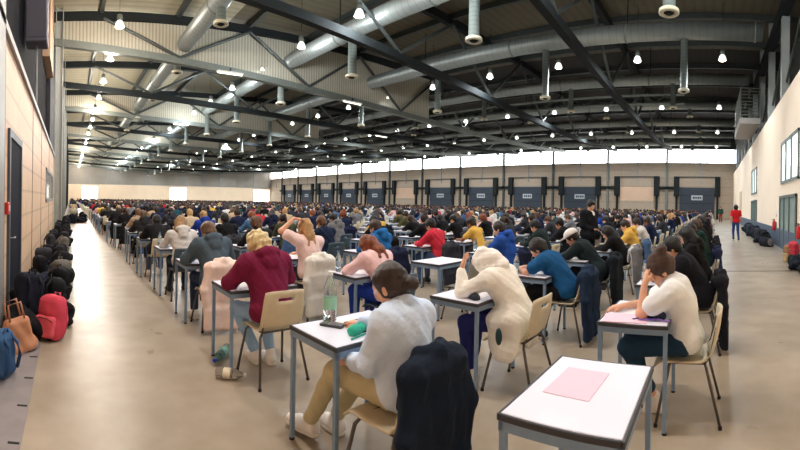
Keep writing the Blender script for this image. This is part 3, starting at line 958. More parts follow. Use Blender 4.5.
def back_fn(u, v):
    x = (u - .5) * 2
    w = .205 - .018 * v ** 3
    z = .475 + .335 * v - .012 * abs(x) ** 4 * (v > .9)
    y = -.175 - .07 * v - .012 * math.sin(v * PI) + .03 * x * x
    if v < .08: y += .02 * (1 - v / .08)
    return (x * w, y, z)
def seat_fn(u, v):
    x = (u - .5) * 2
    y = -.135 + .385 * v
    z = .450 - .022 * (1 - x * x) * math.sin(min(1, v * 1.15) * PI) * .8 - .045 * max(0, (v - .8) / .2) ** 2
    if v < .15: z += .02 * (1 - v / .15) ** 2
    return (x * (.195 - .012 * abs(v - .5)), y, z)
def chair_parts():
    sk = {(i, 8) for i in range(4, 9)}
    b = MB().shell(back_fn, 13, 11, .011, sk).mesh('backrest', M_SHELL, True)
    s = MB().shell(seat_fn, 10, 10, .011).mesh('seat', M_SHELL, True)
    f = MB()
    f.tube([(-.16, .13, .437), (-.16, -.12, .437)], .010, 8); f.tube([(.16, .13, .437), (.16, -.12, .437)], .010, 8)
    f.tube([(-.16, .13, .437), (.16, .13, .437)], .010, 8); f.tube([(-.16, -.12, .437), (.16, -.12, .437)], .010, 8)
    f = f.mesh('seat_frame', M_LEG, True)
    st = MB().tube([(-.165, -.12, .437), (-.175, -.165, .52), (-.165, -.2, .7)], .009, 8).mesh('back_support', M_LEG, True)
    st2 = MB().tube([(.165, -.12, .437), (.175, -.165, .52), (.165, -.2, .7)], .009, 8).mesh('back_support', M_LEG, True)
    L = []
    for sx in (-1, 1):
        L.append(MB().tube([(sx * .16, .13, .437), (sx * .19, .15, .40), (sx * .235, .225, .015)], .0115, 8).mesh('leg', M_LEG, True))
        L.append(MB().tube([(sx * .16, -.12, .437), (sx * .19, -.135, .40), (sx * .235, -.235, .015)], .0115, 8).mesh('leg', M_LEG, True))
    G = [(sx * .235, y) for sx in (-1, 1) for y in (.225, -.235)]
    return b, s, f, st, st2, L, G
CP = chair_parts()
CGL = MB().lathe([(.015, 0), (.015, .02), (.011, .026)], 8).mesh('leg_glide', M_RUB)
SHELLS = {'beige': M_SHELL, 'slate': M_SHELLT, 'grey': M_SHELLG}
def make_chair(loc, rz, kind, label):
    t = empty('chair', loc, rz, label, 'chair', 'exam chairs')
    b, s, f, st, st2, L, G = CP
    obj('backrest', b, t, SHELLS[kind]); obj('seat', s, t, SHELLS[kind]); obj('seat_frame', f, t)
    obj('back_support', st, t); obj('back_support', st2, t)
    for me, g in zip(L, G):
        o = obj('leg', me, t); obj('leg_glide', CGL, o, None, (g[0], g[1], 0))
    return t
_c = MB().shell(back_fn, 6, 4, .012, {(2, 3), (3, 3)}).shell(seat_fn, 4, 4, .012)
_n = len(_c.F)
for sx in (-1, 1):
    for y0, y1 in ((.13, .225), (-.12, -.235)): _c.tube([(sx * .16, y0, .44), (sx * .235, y1, 0)], .012, 5)
CHAIR_LOD = new_mesh('chair', _c.V, _c.F, (M_SHELL, M_LEG), [0] * _n + [1] * (len(_c.F) - _n), smooth=True)

# ------------------------------------------------------------------ coats over chair backs, bags
def coat_geo(v, drop=.12, wide=.225, sleeves=True):
    S = SDF(.011)
    S.cap((-wide + .085, -.232, .795), (wide - .085, -.232, .80), .05, .05, k=.05)
    S.cap((-wide + .05, -.225, .76), (wide - .05, -.225, .76), .055, .055, k=.06)
    S.box((0, -.145, .67), (wide - .075, .028, .12), .026, rot(pitch=.14), k=.06)
    S.box((0, -.262, .60), (wide - .05, .03, .20), .028, rot(pitch=.12), k=.06)
    S.box((.01, -.268, (.60 + drop) / 2), (wide - .03, .03, (.60 - drop) / 2), .028, k=.08)
    S.box((-.02, -.285, drop + .12), (wide - .005, .026, .12), .024, k=.08)
    S.cap((-.085, -.19, .845), (0, -.255, .85), .026, .03, k=.04); S.cap((.085, -.19, .845), (0, -.255, .85), .026, .03, k=.04)
    for s in (-1, 1):
        if sleeves or s < 0:
            S.cap((s * (wide - .06), -.235, .755), (s * (wide + .01), -.27, .52), .058, .05, k=.03)
            S.cap((s * (wide + .01), -.27, .52), (s * (wide - .015 * v), -.262, .25), .05, .04, k=.02)
    S.folds(.006, 44, 40 + v, .2)
    return S.mesh()
COATS = [new_mesh('coat', *coat_geo(0), PLACE), new_mesh('coat', *coat_geo(1, .2, .21, False), PLACE), new_mesh('coat', *coat_geo(2, .06, .235), PLACE)]
def put_coat(loc, rz, v, rgb, label):
    o = obj('coat', COATS[v], None, cloth(rgb), loc)
    o.rotation_euler = (0, 0, rz)
    return tag(o, label, 'coat', 'coats hung over chair backs')

def backpack_parts(v):
    S = SDF(.011)
    h = (.215, .235, .20)[v]
    S.box((0, 0, h), (.155, .095, h), .075, k=.03); S.box((0, .02, h * 1.5), (.13, .09, h * .45), .06, k=.05)
    S.folds(.008, 24, v); S.plane((0, 0, 0), (0, 0, -1))
    body = new_mesh('bag_body', *S.mesh(), PLACE)
    S = SDF(.011); S.box((0, .105, h * .62), (.125, .045, h * .5), .04, k=.03); S.folds(.005, 30, v + 5)
    pk = new_mesh('front_pocket', *S.mesh(), PLACE)
    st = [MB().tube([(s * .07, -.085, h * 1.8), (s * .085, -.14, h * 1.45), (s * .1, -.15, h * .9), (s * .11, -.10, h * .3)], .018, 8).mesh('strap', PLACE, True) for s in (-1, 1)]
    hd = MB().tube([(-.045, -.06, h * 1.93), (-.035, -.07, h * 2.13), (.035, -.07, h * 2.13), (.045, -.06, h * 1.93)], .010, 8).mesh('handle', PLACE, True)
    zp = MB().tube([(-.12, .14, h * .9), (-.06, .152, h * 1.02), (.06, .152, h * 1.02), (.12, .14, h * .9)], .005, 6).mesh('zip', M_RUB, True)
    return body, pk, st, hd, zp
BPK = [backpack_parts(i) for i in range(3)]
def put_backpack(loc, rz, v, rgb, label, tilt=(0, 0), sc=1.0, group='bags along the wood wall', rgb2=None):
    t = empty('backpack', loc, rz, label, 'bag', group)
    t.rotation_euler = (tilt[0], tilt[1], rz); t.scale = (sc, sc, sc)
    b, p, st, hd, zp = BPK[v]
    m = cloth(rgb); m2 = cloth(rgb2) if rgb2 else m
    obj('bag_body', b, t, m); obj('front_pocket', p, t, m2)
    for q in st: obj('strap', q, t, m)
    obj('handle', hd, t, m); obj('zip', zp, t)
    return t
def heap_geo(v):
    r = np.random.RandomState(60 + v); S = SDF(.014)
    for i in range(6):
        S.ell((r.uniform(-.17, .17), r.uniform(-.14, .14), r.uniform(.07, .2)), (r.uniform(.12, .2), r.uniform(.1, .17), r.uniform(.07, .13)), rot(r.uniform(-.4, .4), r.uniform(0, 3)), k=.06)
    S.cap((-.2, -.1, .18), (.15, -.22, .06), .06, .05, k=.05); S.cap((.1, .1, .24), (.28, .12, .05), .06, .05, k=.05)
    S.folds(.018, 20, v); S.plane((0, 0, 0), (0, 0, -1))
    return S.mesh()
HEAPS = [new_mesh('heaped_coat', *heap_geo(i), PLACE) for i in range(3)]
def put_heap(loc, rz, v, rgb, label, sc=1.0, group='bags along the wood wall'):
    o = obj('heaped_coat', HEAPS[v], None, cloth(rgb), loc); o.rotation_euler = (0, 0, rz); o.scale = (sc, sc, sc)
    return tag(o, label, 'coat', group)
def duffel_parts():
    S = SDF(.012); S.cap((-.2, 0, .15), (.2, 0, .15), .155, .155, k=.03); S.box((0, 0, .1), (.3, .14, .1), .06, k=.05); S.folds(.007, 22, 3); S.plane((0, 0, 0), (0, 0, -1))
    body = new_mesh('bag_body', *S.mesh(), PLACE)
    hd = [MB().tube([(-.11, s * .09, .26), (-.08, s * .07, .38), (.08, s * .07, .38), (.11, s * .09, .26)], .011, 8).mesh('handle', M_RUB, True) for s in (-1, 1)]
    V = MB(); V.lathe([(.115, 0), (.125, .008), (.1, .016), (.03, .012), (.02, .018)], 20)
    return body, hd, V.mesh('end_patch', mat('patch_grey', (120, 112, 112), .6), True)
DUF = duffel_parts()
def put_duffel(loc, rz, rgb, label, group, sc=1.0):
    t = empty('duffel_bag', loc, rz, label, 'bag', group); t.scale = (sc,) * 3
    obj('bag_body', DUF[0], t, cloth(rgb))
    for h in DUF[1]: obj('handle', h, t)
    e = obj('end_patch', DUF[2], t, None, (-.345, 0, .16)); e.rotation_euler = (0, -PI / 2, 0)
    return t

# bags along the wood wall
BLK, NVY, CHA, GRY = (20, 20, 25), (26, 33, 58), (48, 49, 56), (104, 100, 94)
t = empty('tote_bag', (-.47, 4.12, 0), .5, 'tan leather tote bag slumped at the near end of the bag row', 'bag', 'bags along the wood wall')
t.rotation_euler = (.0, -.22, .5); t.scale = (1.12,) * 3
S = SDF(.010); S.box((0, 0, .16), (.13, .07, .16), .05, k=.03); S.cap((-.1, 0, .04), (.1, 0, .04), .075, .075, k=.05); S.folds(.012, 22, 4); S.plane((0, 0, 0), (0, 0, -1))
obj('bag_body', new_mesh('bag_body', *S.mesh(), mat('tan_leather', (196, 138, 104), .5, 0, .12, 8, .2, 60)), t)
for s in (-1, 1): MB().tube([(-.07, s * .05, .3), (-.06, s * .055, .46), (.06, s * .055, .46), (.07, s * .05, .3)], .01, 8).build('handle', mat('tan_leather_dark', (165, 112, 84), .5), t, True)
put_backpack((-.2, 4.5, 0), 2.5, 1, (206, 72, 92), 'pink backpack standing at the near end of the bag row', (.12, 0), 1.0, rgb2=(222, 92, 108))
put_backpack((-.56, 3.5, 0), 1.2, 0, (52, 84, 124), 'denim blue backpack just in front of the tan tote bag', (-.1, 0), .9)
put_heap((-.45, 4.62, 0), .4, 0, (18, 19, 26), 'black coat heaped behind the tan tote bag', 1.15)
put_backpack((-.45, 4.70, .16), .7, 1, (24, 27, 40), 'near-black backpack leaning on the wall above the tan tote bag', (-.2, .1), 1.1)
cols = [BLK, BLK, NVY, BLK, CHA, (30, 31, 36), NVY, BLK, (26, 26, 30)]
cname = {BLK: 'black', NVY: 'navy', CHA: 'charcoal', (30, 31, 36): 'dark grey', (26, 26, 30): 'soft black', GRY: 'grey'}
y = 5.1; i = 0
while y < 25:
    for q in range(2):
        c = cols[(i * 2 + q * 3 + i // 4) % len(cols)]
        x = (-.57 if q == 0 else -.22) + random.uniform(-.03, .03)
        if q == 0 and y > 20.4: continue
        if i in (3, 9) and q == 1: c = GRY
        side = 'next to the wall' if q == 0 else 'on the aisle side'
        lab = '%s %%s %s, %s pair along the bag row' % (cname[c], side, ordw(i + 1))
        k = (i * 5 + q * 3) % 4
        rz_ = random.uniform(0, 6.28)
        if k == 3 or (k == 1 and q == 0):
            put_heap((max(x, -.44), y, 0), rz_, (i + q) % 3, c, lab % 'coat heaped', random.uniform(.88, .95) if q == 0 else random.uniform(1.0, 1.2))
        else:
            put_backpack((max(x, -.52), y, 0), PI / 2 * 3 + random.uniform(-.7, .7) if q else rz_, (i + q) % 3, c, lab % 'backpack', (random.uniform(-.25, .1), random.uniform(-.2, .2)), random.uniform(.95, 1.2))
    y += .56 + .02 * i; i += 1

# bags and fittings along the plaster wall
RB = 'bags along the plaster wall'
rc = [(22, 24, 30), (34, 38, 50), (26, 28, 32), (60, 66, 80), (20, 22, 26), (44, 46, 52)]
rn = ['black', 'dark navy', 'soft black', 'slate', 'jet black', 'charcoal']
put_backpack((11.9, -2.28, 0), .3, 1, (150, 112, 84), 'brown striped backpack beside the glass door by the plaster wall', (-.1, 0), 1.05, RB, (190, 160, 120))
put_duffel((11.0, -2.3, 0), .1, (24, 36, 38), 'dark green duffel bag nearest along the plaster wall', RB, 1.1)
put_backpack((10.7, -2.2, 0), .8, 0, (206, 70, 84), 'red backpack on the dark bags nearest along the plaster wall', (-.3, 0), .8, RB).location.z = .36
put_heap((10.2, -2.35, 0), 1.0, 1, (28, 32, 44), 'dark navy coat heaped nearest along the plaster wall', 1.2, RB)
put_heap((9.5, -2.4, 0), 2.0, 2, (30, 30, 34), 'dark grey coat heaped past the duffel bag by the plaster wall', 1.2, RB)
put_duffel((16.9, -2.25, 0), .35, (30, 31, 37), 'black duffel bag with round grey end patch by the plaster wall', RB, 1.25)
for i in range(14):
    x = 17.75 + .74 * i
    c = rc[i % 6]
    lab = '%s %%s, %s along the plaster wall past the glass door' % (rn[i % 6], ordw(i + 1))
    if i % 3 == 1: put_heap((x, -2.4 + .08 * (i % 2), 0), i * 1.3, i % 3, c, lab % 'heaped coat', 1.35, RB)
    else: put_backpack((x, -2.38 + .12 * (i % 2), 0), i * .9, i % 3, c, lab % 'backpack', (-.2 + .1 * (i % 4), 0), 1.4, RB)
for x, lab in ((17.6, 'red fire extinguisher on the plaster wall before the glass door'), (12.5, 'red fire extinguisher on the plaster wall past the glass door')):
    t = empty('fire_extinguisher', (x, YR + .12, .62), 0, lab, 'fire extinguisher', 'wall extinguishers')
    MB().lathe([(.02, 0), (.075, .01), (.08, .04), (.08, .34), (.06, .4), (.03, .43)], 16).build('cylinder_body', M_RED, t, True)
    MB().lathe([(.028, .43), (.03, .47), (.02, .5)], 10).box((-.02, .0, .47), (.02, .1, .49)).build('valve_handle', M_RUB, t)
    MB().tube([(.03, 0, .46), (.1, .03, .4), (.1, .05, .1)], .012, 6).build('hose', M_RUB, t, True)
    MB().box((-.03, -.12, .1), (.03, -.07, .36)).build('wall_bracket', M_TRIMG, t)
    s = empty('wall_sign', (x, YR + .01, 1.2), 0, 'small red and white sign plate above the ' + ('farther' if x > 15 else 'nearer') + ' fire extinguisher', 'sign')
    MB().box((-.09, -.02, 0), (.09, .005, .26), .004).build('plate', M_WHITE, s); MB().box((-.06, .004, .03), (.06, .008, .12)).build('red_panel', M_RED, s)

# ------------------------------------------------------------------ seats
def seat(j, k):
    r = random.Random(j * 97 + k * 13)
    jx = r.uniform(-.035, .035) if (j > 2 or k > 1) else 0
    if j > 6 or k > 6: jx *= 5
    x = 1.725 + 1.425 * k + .015 * min(j, 3) + jx
    return x, .29 + 1.53 * j + (r.uniform(-.04, .04) * (4 if j > 6 or k > 6 else 1) if j > 2 else (0, -.02, 0)[j])
NCOL, NROW = 37, 62
# ------------------------------------------------------------------ crowd variants
VAR = []
def V_(hair, top, sleeve='long', loose=None, **pose):
    VAR.append((hair, top, sleeve, loose, pose))
V_('short', 'sweater')
V_('long', 'sweater', waist=(0, .04, .69), chest=(0, .15, .86), neck=(0, .25, .98), head=(.01, .33, 1.07), hrot=(-.65, .1, 0), shL=(-.16, .2, .93), shR=(.16, .2, .93))
V_('short', 'hoodie', hrot=(-.35, .2, .1))
V_('pony', 'sweater', elL=(-.2, .36, .775), wrL=(-.1, .34, 1.0), hdL=(.35, -.1, 1), upL=(0, 1, .2), head=(-.02, .27, 1.13), hrot=(-.5, -.1, -.2))
V_('short', 'tee', 'short', elR=(.26, .36, .775), wrR=(.1, .36, .99), hdR=(-.3, -.1, 1), upR=(0, 1, .2))
V_('long', 'hoodie', hrot=(-.5, -.25, .1), head=(0, .24, 1.15))
V_('bun', 'sweater', chest=(0, .07, .885), neck=(0, .1, 1.045), head=(0, .15, 1.17), shL=(-.17, .06, .985), shR=(.17, .06, .985), hrot=(-.3, .3, 0))
V_('short', 'coat', chest=(0, .14, .87), neck=(0, .23, 1.0), head=(0, .31, 1.10), hrot=(-.6, 0, .1), shL=(-.18, .19, .95), shR=(.18, .19, .95))
V_('curly', 'sweater', hrot=(-.45, -.2, 0))
VM = []
for n, (hair, top, sl, lo, pose) in enumerate(VAR):
    G, E, H, hc = person_geo(pose, .015, False, top, sl, .5, hair, 1.0, n, lo)
    VM.append(geo_to_meshes(G, E, False))

TOPC = [((22, 22, 26), 'black', 16), ((28, 35, 64), 'navy', 7), ((52, 54, 62), 'charcoal', 6), ((118, 120, 126), 'grey', 3), ((226, 222, 220), 'white', 3), ((110, 32, 58), 'maroon', 1),
        ((190, 44, 56), 'red', 1), ((226, 180, 178), 'pink', 2), ((38, 72, 160), 'royal blue', 1), ((72, 100, 142), 'denim blue', 2), ((30, 78, 88), 'teal', 1), ((84, 84, 58), 'olive', 1), ((220, 180, 80), 'yellow', 1), ((190, 166, 136), 'beige', 2)]
HAIRC = [((26, 22, 22), 'black', 7), ((52, 36, 28), 'dark brown', 7), ((84, 56, 38), 'brown', 3), ((176, 138, 90), 'blond', 1), ((126, 62, 34), 'auburn', 1)]
LEGC = [(28, 30, 40), (40, 54, 84), (24, 24, 28), (70, 92, 130), (60, 60, 64)]
def pick(r, L):
    t = r.uniform(0, sum(q[2] for q in L))
    for q in L:
        t -= q[2]
        if t <= 0: return q
    return L[-1]
HNAME = {'short': 'short', 'long': 'long', 'pony': 'tied', 'bun': 'knotted', 'curly': 'curly', 'hood': 'hooded'}
TNAME = {'sweater': 'sweater', 'hoodie': 'hoodie', 'tee': 'T-shirt', 'coat': 'jacket'}

# (row, seat): variant, top colour name, rgb, hair name, rgb
SPEC = {
    (4, 0): (5, 'pale grey', (214, 211, 210), 'light brown', (150, 116, 78)), (5, 0): (7, 'black', (26, 27, 30), 'black', (24, 21, 22)), (6, 0): (2, 'dark grey', (44, 44, 48), 'brown', (92, 66, 46)),
    (3, 2): (2, 'bright blue', (36, 104, 168), 'dark brown', (60, 44, 36)), (4, 2): (0, 'navy', (24, 36, 62), 'brown', (104, 70, 44)), (5, 1): (0, 'black', (24, 25, 29), 'black', (22, 20, 22)),
    (6, 1): (2, 'royal blue', (34, 62, 150), 'blond', (176, 140, 92)), (7, 0): (0, 'beige', (170, 148, 124), 'brown', (110, 80, 56)), (6, 2): (2, 'denim blue', (70, 110, 150), 'auburn', (140, 76, 48)),
    (5, 2): (3, 'olive', (70, 72, 54), 'dark brown', (44, 32, 28)), (4, 1): (8, 'black', (30, 30, 34), 'brown', (96, 66, 44)), (7, 1): (0, 'beige', (196, 176, 150), 'blond', (188, 156, 104)),
    (3, 3): (0, 'red', (206, 52, 72), 'black', (24, 21, 22)), (2, 3): (2, 'royal blue', (40, 82, 168), 'dark brown', (44, 36, 34)), (3, 4): (4, 'yellow', (226, 182, 88), 'dark brown', (48, 38, 34)),
    (4, 4): (6, 'black', (24, 24, 28), 'dark brown', (46, 32, 26)), (4, 5): (4, 'black', (22, 22, 26), 'black', (22, 20, 22)), (4, 3): (0, 'black', (26, 26, 30), 'black', (22, 20, 22)),
    (1, 4): (1, 'black', (18, 18, 22), 'black', (20, 19, 21)), (1, 5): (2, 'yellow', (226, 184, 92), 'dark brown', (50, 38, 34)), (2, 4): (0, 'dark green', (30, 44, 44), 'black', (22, 20, 22)),
    (0, 2): (7, 'black', (20, 22, 32), 'black', (22, 20, 24)), (0, 3): (5, 'black', (20, 20, 24), 'black', (20, 19, 21)), (0, 4): (2, 'dark green', (22, 54, 48), 'black', (22, 20, 22)), (0, 5): (0, 'charcoal', (44, 46, 52), 'dark brown', (40, 30, 28)),
    (1, 6): (0, 'white', (222, 220, 218), 'dark brown', (48, 36, 30)), (2, 5): (0, 'black', (22, 22, 26), 'black', (22, 20, 22)),
}
HERO = {(0, 1), (1, 0), (1, 1), (1, 2), (2, 0), (2, 1), (3, 0), (3, 1), (1, 3)}
NOBODY = {(0, 0), (2, 2), (2, 6), (1, 8), (0, 7)}
SLATE = {(4, 0), (7, 2), (5, 3), (6, 1), (3, 5), (2, 2) if False else (9, 9)}
seats = []
for j in range(NROW):
    for k in range(-1 if j >= 18 else 0, NCOL):
        x, y = seat(j, k)
        if (j, k) == (0, 0): x += .025
        if x > XF - 2.2 or y > YE - 4: continue
        seats.append((math.hypot(x, y), j, k, x, y))
seats.sort()
def where(j, k):
    return '%s row from back, %s' % (ordw(j + 1), 'extra aisle seat' if k < 0 else ordw(k + 1) + ' seat in')
n_p = n_c = n_d = 0
far_p, far_c, far_d = [], [], []
for d, j, k, x, y in seats:
    r = random.Random(j * 131 + k * 7 + 5)
    vac = (j, k) in NOBODY or ((j, k) not in HERO and (j, k) not in SPEC and r.random() < .05)
    hip = y - .16 + r.uniform(-.03, .02)
    if (j, k) == (0, 1): hip = y - .13
    if (j, k) == (1, 0): hip = y - .31
    if (j, k) == (1, 1): hip = y - .21
    if (j, k) == (2, 0): hip = y - .14
    rz = r.uniform(-.06, .06) * (2.5 if d > 9 else 1) if d > 5 else 0
    # desk
    if n_d < 300:
        n_d += 1
        lab = 'empty white desk nearest the camera with only a pink sheet on it' if (j, k) == (0, 0) else 'white topped desk with steel legs, ' + where(j, k)
        if d < 11: make_desk((x, y + DD / 2, 0), lab)
        else: tag(obj('desk', DESK_LOD, None, None, (x, y + DD / 2, 0)), lab, 'desk', 'exam desks')
    else: far_d.append((x, y + DD / 2))
    # chair
    kind = 'slate' if (j, k) in SLATE else ('grey' if (j, k) == (2, 2) or r.random() < .25 else ('slate' if r.random() < .12 else 'beige'))
    if (j, k) in ((2, 0), (1, 0), (0, 1), (1, 1)): kind = 'beige'
    cx = x - .15 if (j, k) == (1, 0) else x
    if (j, k) != (0, 0):
        if n_c < 300:
            n_c += 1
            lab = '%s shell chair on splayed steel legs, %s' % (kind, where(j, k))
            if d < 11: make_chair((cx, hip, 0), rz, kind, lab)
            else:
                o = tag(obj('chair', CHAIR_LOD, None, SHELLS[kind], (cx, hip, 0)), lab, 'chair', 'exam chairs'); o.rotation_euler = (0, 0, rz)
        else: far_c.append((x, hip))
    # exam paper
    if d < 15 and (j, k) != (0, 0) and not ((j, k) in NOBODY and k > 4):
        p = MB().box((-.105, -.1485, 0), (.105, .1485, .0025))
        o = p.build('exam_paper', M_PAPER); o.location = (x + r.uniform(-.08, .05), y + .24 + r.uniform(-.03, .04), .7515); o.rotation_euler = (0, 0, r.uniform(-.2, .2))
        tag(o, 'white exam paper on the desk, ' + where(j, k), 'paper', 'exam papers')
    if vac or (j, k) in HERO: continue
    # coat on the chair
    if d < 16 and (j, k) not in ((4, 0), (2, 2)) and r.random() < .38:
        c = pick(r, TOPC[:4] + TOPC[9:10])
        put_coat((cx, hip, 0), rz, r.randrange(3), c[0], '%s coat hung over the chair back, %s' % (c[1], where(j, k)))
    if n_p < 300:
        n_p += 1
        skin = SKIN[0 if r.random() < .6 else (1 if r.random() < .7 else 2)]
        if (j, k) in SPEC:
            v, tn, tc, hn, hc = SPEC[j, k]
        else:
            v = r.randrange(len(VM)); q = pick(r, TOPC); tc, tn = q[0], q[1]; q = pick(r, HAIRC); hc, hn = q[0], q[1]
        hair, top = VAR[v][0], VAR[v][1]
        lab = 'person, %s %s hair, %s %s, %s' % (HNAME[hair], hn, tn, TNAME[top], where(j, k))
        pr = put_person(VM[v], (cx, hip, 0), rz, lab, skin, cloth(tc), hairm(hc), cloth(r.choice(LEGC)), r.choice((M_SHOEW, M_SHOED)) if d < 12 else None, 'people sitting the exam', TNAME[top].replace('T-shirt', 'tshirt'))
        if (j, k) == (5, 1):
            b = MB()
            for q in range(24):
                a0, a1 = 2 * PI * q / 24, 2 * PI * (q + 1) / 24
                b.tube([(.085 * math.cos(a0), .085 * math.sin(a0), 0), (.085 * math.cos(a1), .085 * math.sin(a1), 0)], .008, 5)
            for q in (-.04, 0, .04): b.box((q - .009, -.05, -.006), (q + .009, .05, .006))
            e = b.build('back_print', M_WHITE, pr, False, (0, .0, .90)); e.rotation_euler = (PI / 2 - .35, 0, 0)
    else: far_p.append((x, hip, r))

# ------------------------------------------------------------------ people in front, one by one
def hero(loc, rz, label, pose, top, topc, hair, hairc, legc, shoem, sleeve='long', hem=.5, skin=0, loose=None, build=1.0, seed=20, vox=.0095, eyes=True, topname=None, stand=False, legcut=.1, group=None):
    G, E, H, hc = person_geo(pose, vox, True, top, sleeve, hem, hair, build, seed, loose, True, stand, legcut)
    M = geo_to_meshes(G, E, eyes)
    p = put_person(M, loc, rz, label, SKIN[skin], cloth(topc), (hairm if hair not in ('hood', 'cap') else cloth)(hairc), cloth(legc), shoem, group or 'people sitting the exam', topname or TNAME[top].replace('T-shirt', 'tshirt'), 'hair' if hair not in ('hood', 'cap') else hair)
    return p, H, np.array(pose.get('head', SEATED['head']))

def at(j, k, off, dx=0, dy=.025):
    x, y = seat(j, k)
    return (x + dx, y - off + dy, 0)
# pale hoodie, khaki trousers, seen from behind
pA, _, _ = hero(at(1, 0, .31, -.10), .05, 'person in pale blue sweatshirt and khaki trousers, low hair bun, before the dark navy jacket', dict(
    waist=(.01, .0, .70), chest=(.02, .03, .85), neck=(.025, .07, .985), head=(.02, .13, 1.09), hrot=(-.5, .12, 0), shL=(-.135, .03, .925), shR=(.18, .03, .925),
    elL=(-.19, .08, .72), wrL=(-.12, .30, .655), hdL=(.3, .9, -.3), upL=(-.3, 0, 1), elR=(.25, .24, .79), wrR=(.12, .47, .785), hdR=(-.2, .9, -.1),
    knL=(-.11, .45, .54), knR=(.13, .44, .53), anL=(-.08, .74, .11), anR=(.10, .68, .10), toL=(-.11, .90, .06), toR=(.10, .84, .035)),
    'sweater', (206, 224, 252), 'lowbun', (50, 38, 34), (196, 186, 152), M_SHOEW, hem=.46, loose=.026, build=.96, topname='sweatshirt')
# maroon hoodie, curly blond
hero(at(2, 0, .14), .02, 'person in maroon hoodie with curly blond hair on a beige slotted chair', dict(
    elL=(-.31, .24, .80), elR=(.32, .24, .80), wrL=(-.2, .46, .785), hrot=(-.5, .25, .05), head=(-.02, .25, 1.135), shL=(-.185, .14, .985), shR=(.185, .14, .985),
    knL=(-.16, .40, .52), knR=(.14, .41, .52), anL=(.0, .30, .11), anR=(.12, .22, .11), toL=(.02, .45, .035), toR=(.14, .36, .035)),
    'hoodie', (118, 30, 66), 'curly', (222, 204, 156), (158, 194, 232), M_SHOEW, build=1.06, loose=.034, hem=.5)
# white fleece coat, hood up
pC, _, _ = hero(at(1, 1, .21), .03, 'person in long white fleece coat with hood up, elbow on desk and hand at face', dict(
    chest=(0, .14, .86), neck=(0, .235, .975), head=(-.02, .31, 1.035), hrot=(-.75, .2, -.1), shL=(-.17, .19, .93), shR=(.17, .19, .93),
    elL=(-.21, .44, .79), wrL=(-.13, .50, .97), hdL=(.45, .0, 1), upL=(-.2, 1, 0), elR=(.25, .38, .79), wrR=(.1, .55, .785),
    knL=(-.15, .44, .52), knR=(.08, .44, .52), anL=(-.17, .38, .11), anR=(.0, .46, .11), toL=(-.19, .53, .035), toR=(.0, .61, .035)),
    'coat', (248, 246, 240), 'hood', (250, 248, 246), (36, 42, 104), M_SHOEW, hem=.27, loose=.024)
b = MB().lathe([(.004, .012), (.03, .010), (.042, 0), (.03, -.010)], 16)
e = b.build('pocket_patch', mat('patch_dark_teal', (24, 62, 70), .5), pC, True, (-.285, .03, .50)); e.rotation_euler = (PI / 2, 0, -PI / 2); e.scale = (.75, 1.7, 1)
# blue T-shirt
hero(at(1, 2, .16), 0, 'person in blue T-shirt with short dark hair bent over the desk, bare forearms out', dict(
    waist=(0, .06, .69), chest=(0, .18, .84), neck=(0, .30, .95), head=(0, .39, 1.03), hrot=(-.6, .1, 0), shL=(-.19, .25, .91), shR=(.19, .25, .91),
    elL=(-.27, .42, .785), wrL=(-.12, .64, .785), elR=(.26, .42, .785), wrR=(.08, .62, .785), anL=(-.12, .28, .1), toL=(-.13, .43, .035)),
    'tee', (26, 84, 136), 'short', (34, 28, 28), (24, 25, 32), M_SHOED, 'short', loose=.02, build=1.06)
# white T-shirt, hair bun, chin in hand
pE, HE, hE = hero(at(0, 1, .13, -.03), .03, 'person in white T-shirt with brown top bun and glasses, face resting on one hand', dict(
    chest=(0, .06, .87), neck=(0, .14, 1.015), head=(-.02, .20, 1.095), hrot=(-.55, .12, -.1), shL=(-.165, .10, .955), shR=(.165, .10, .955),
    elL=(-.15, .33, .785), wrL=(-.095, .315, .985), hdL=(.25, -.12, 1), upL=(-.5, .9, .1), curlL=.5, elR=(.23, .32, .785), wrR=(.06, .50, .785),
    knL=(-.10, .44, .52), knR=(.14, .44, .52), anL=(.02, .24, .11), anR=(.1, .32, .11), toL=(.03, .39, .035), toR=(.12, .47, .035)),
    'tee', (240, 246, 255), 'bun', (62, 42, 34), (34, 62, 86), M_SHOEW, 'short', loose=.022, build=.94, hem=.49, legcut=.22)
g = MB()
for s in (-1, 1):
    c = np.array([s * .034, .101, .004]); P = [hE + HE @ (c + np.array([.026 * math.cos(a), 0, .021 * math.sin(a)])) for a in [2 * PI * q / 14 for q in range(15)]]
    g.tube(P, .0022, 5)
    g.tube([hE + HE @ np.array([s * .06, .099, .006]), hE + HE @ np.array([s * .084, .0, .004])], .0022, 5)
g.tube([hE + HE @ np.array([-.009, .103, .008]), hE + HE @ np.array([.009, .103, .008])], .0022, 5)
g.build('glasses', M_RUB, pE, True)
# pink top, auburn hair
hero(at(2, 1, .16), 0, 'person in pale pink top with long auburn hair and royal blue trousers, head bowed', dict(
    chest=(0, .15, .86), neck=(0, .25, .98), head=(0, .33, 1.05), hrot=(-.8, .1, 0), shL=(-.16, .2, .93), shR=(.16, .2, .93), elL=(-.28, .36, .785), wrL=(-.12, .54, .785)),
    'sweater', (242, 206, 212), 'long', (122, 62, 34), (34, 64, 168), M_SHOED, vox=.011)
# grey-blue hoodie
hero(at(3, 0, .18), .05, 'person in slate blue hoodie with light brown hair, pink coat on the chair behind', dict(hrot=(-.55, .3, 0), elL=(-.31, .24, .8), elR=(.31, .24, .8), shL=(-.185, .14, .985), shR=(.185, .14, .985)),
     'hoodie', (78, 94, 108), 'short', (112, 86, 66), (44, 60, 92), M_SHOEW, build=1.05, loose=.034, vox=.011)
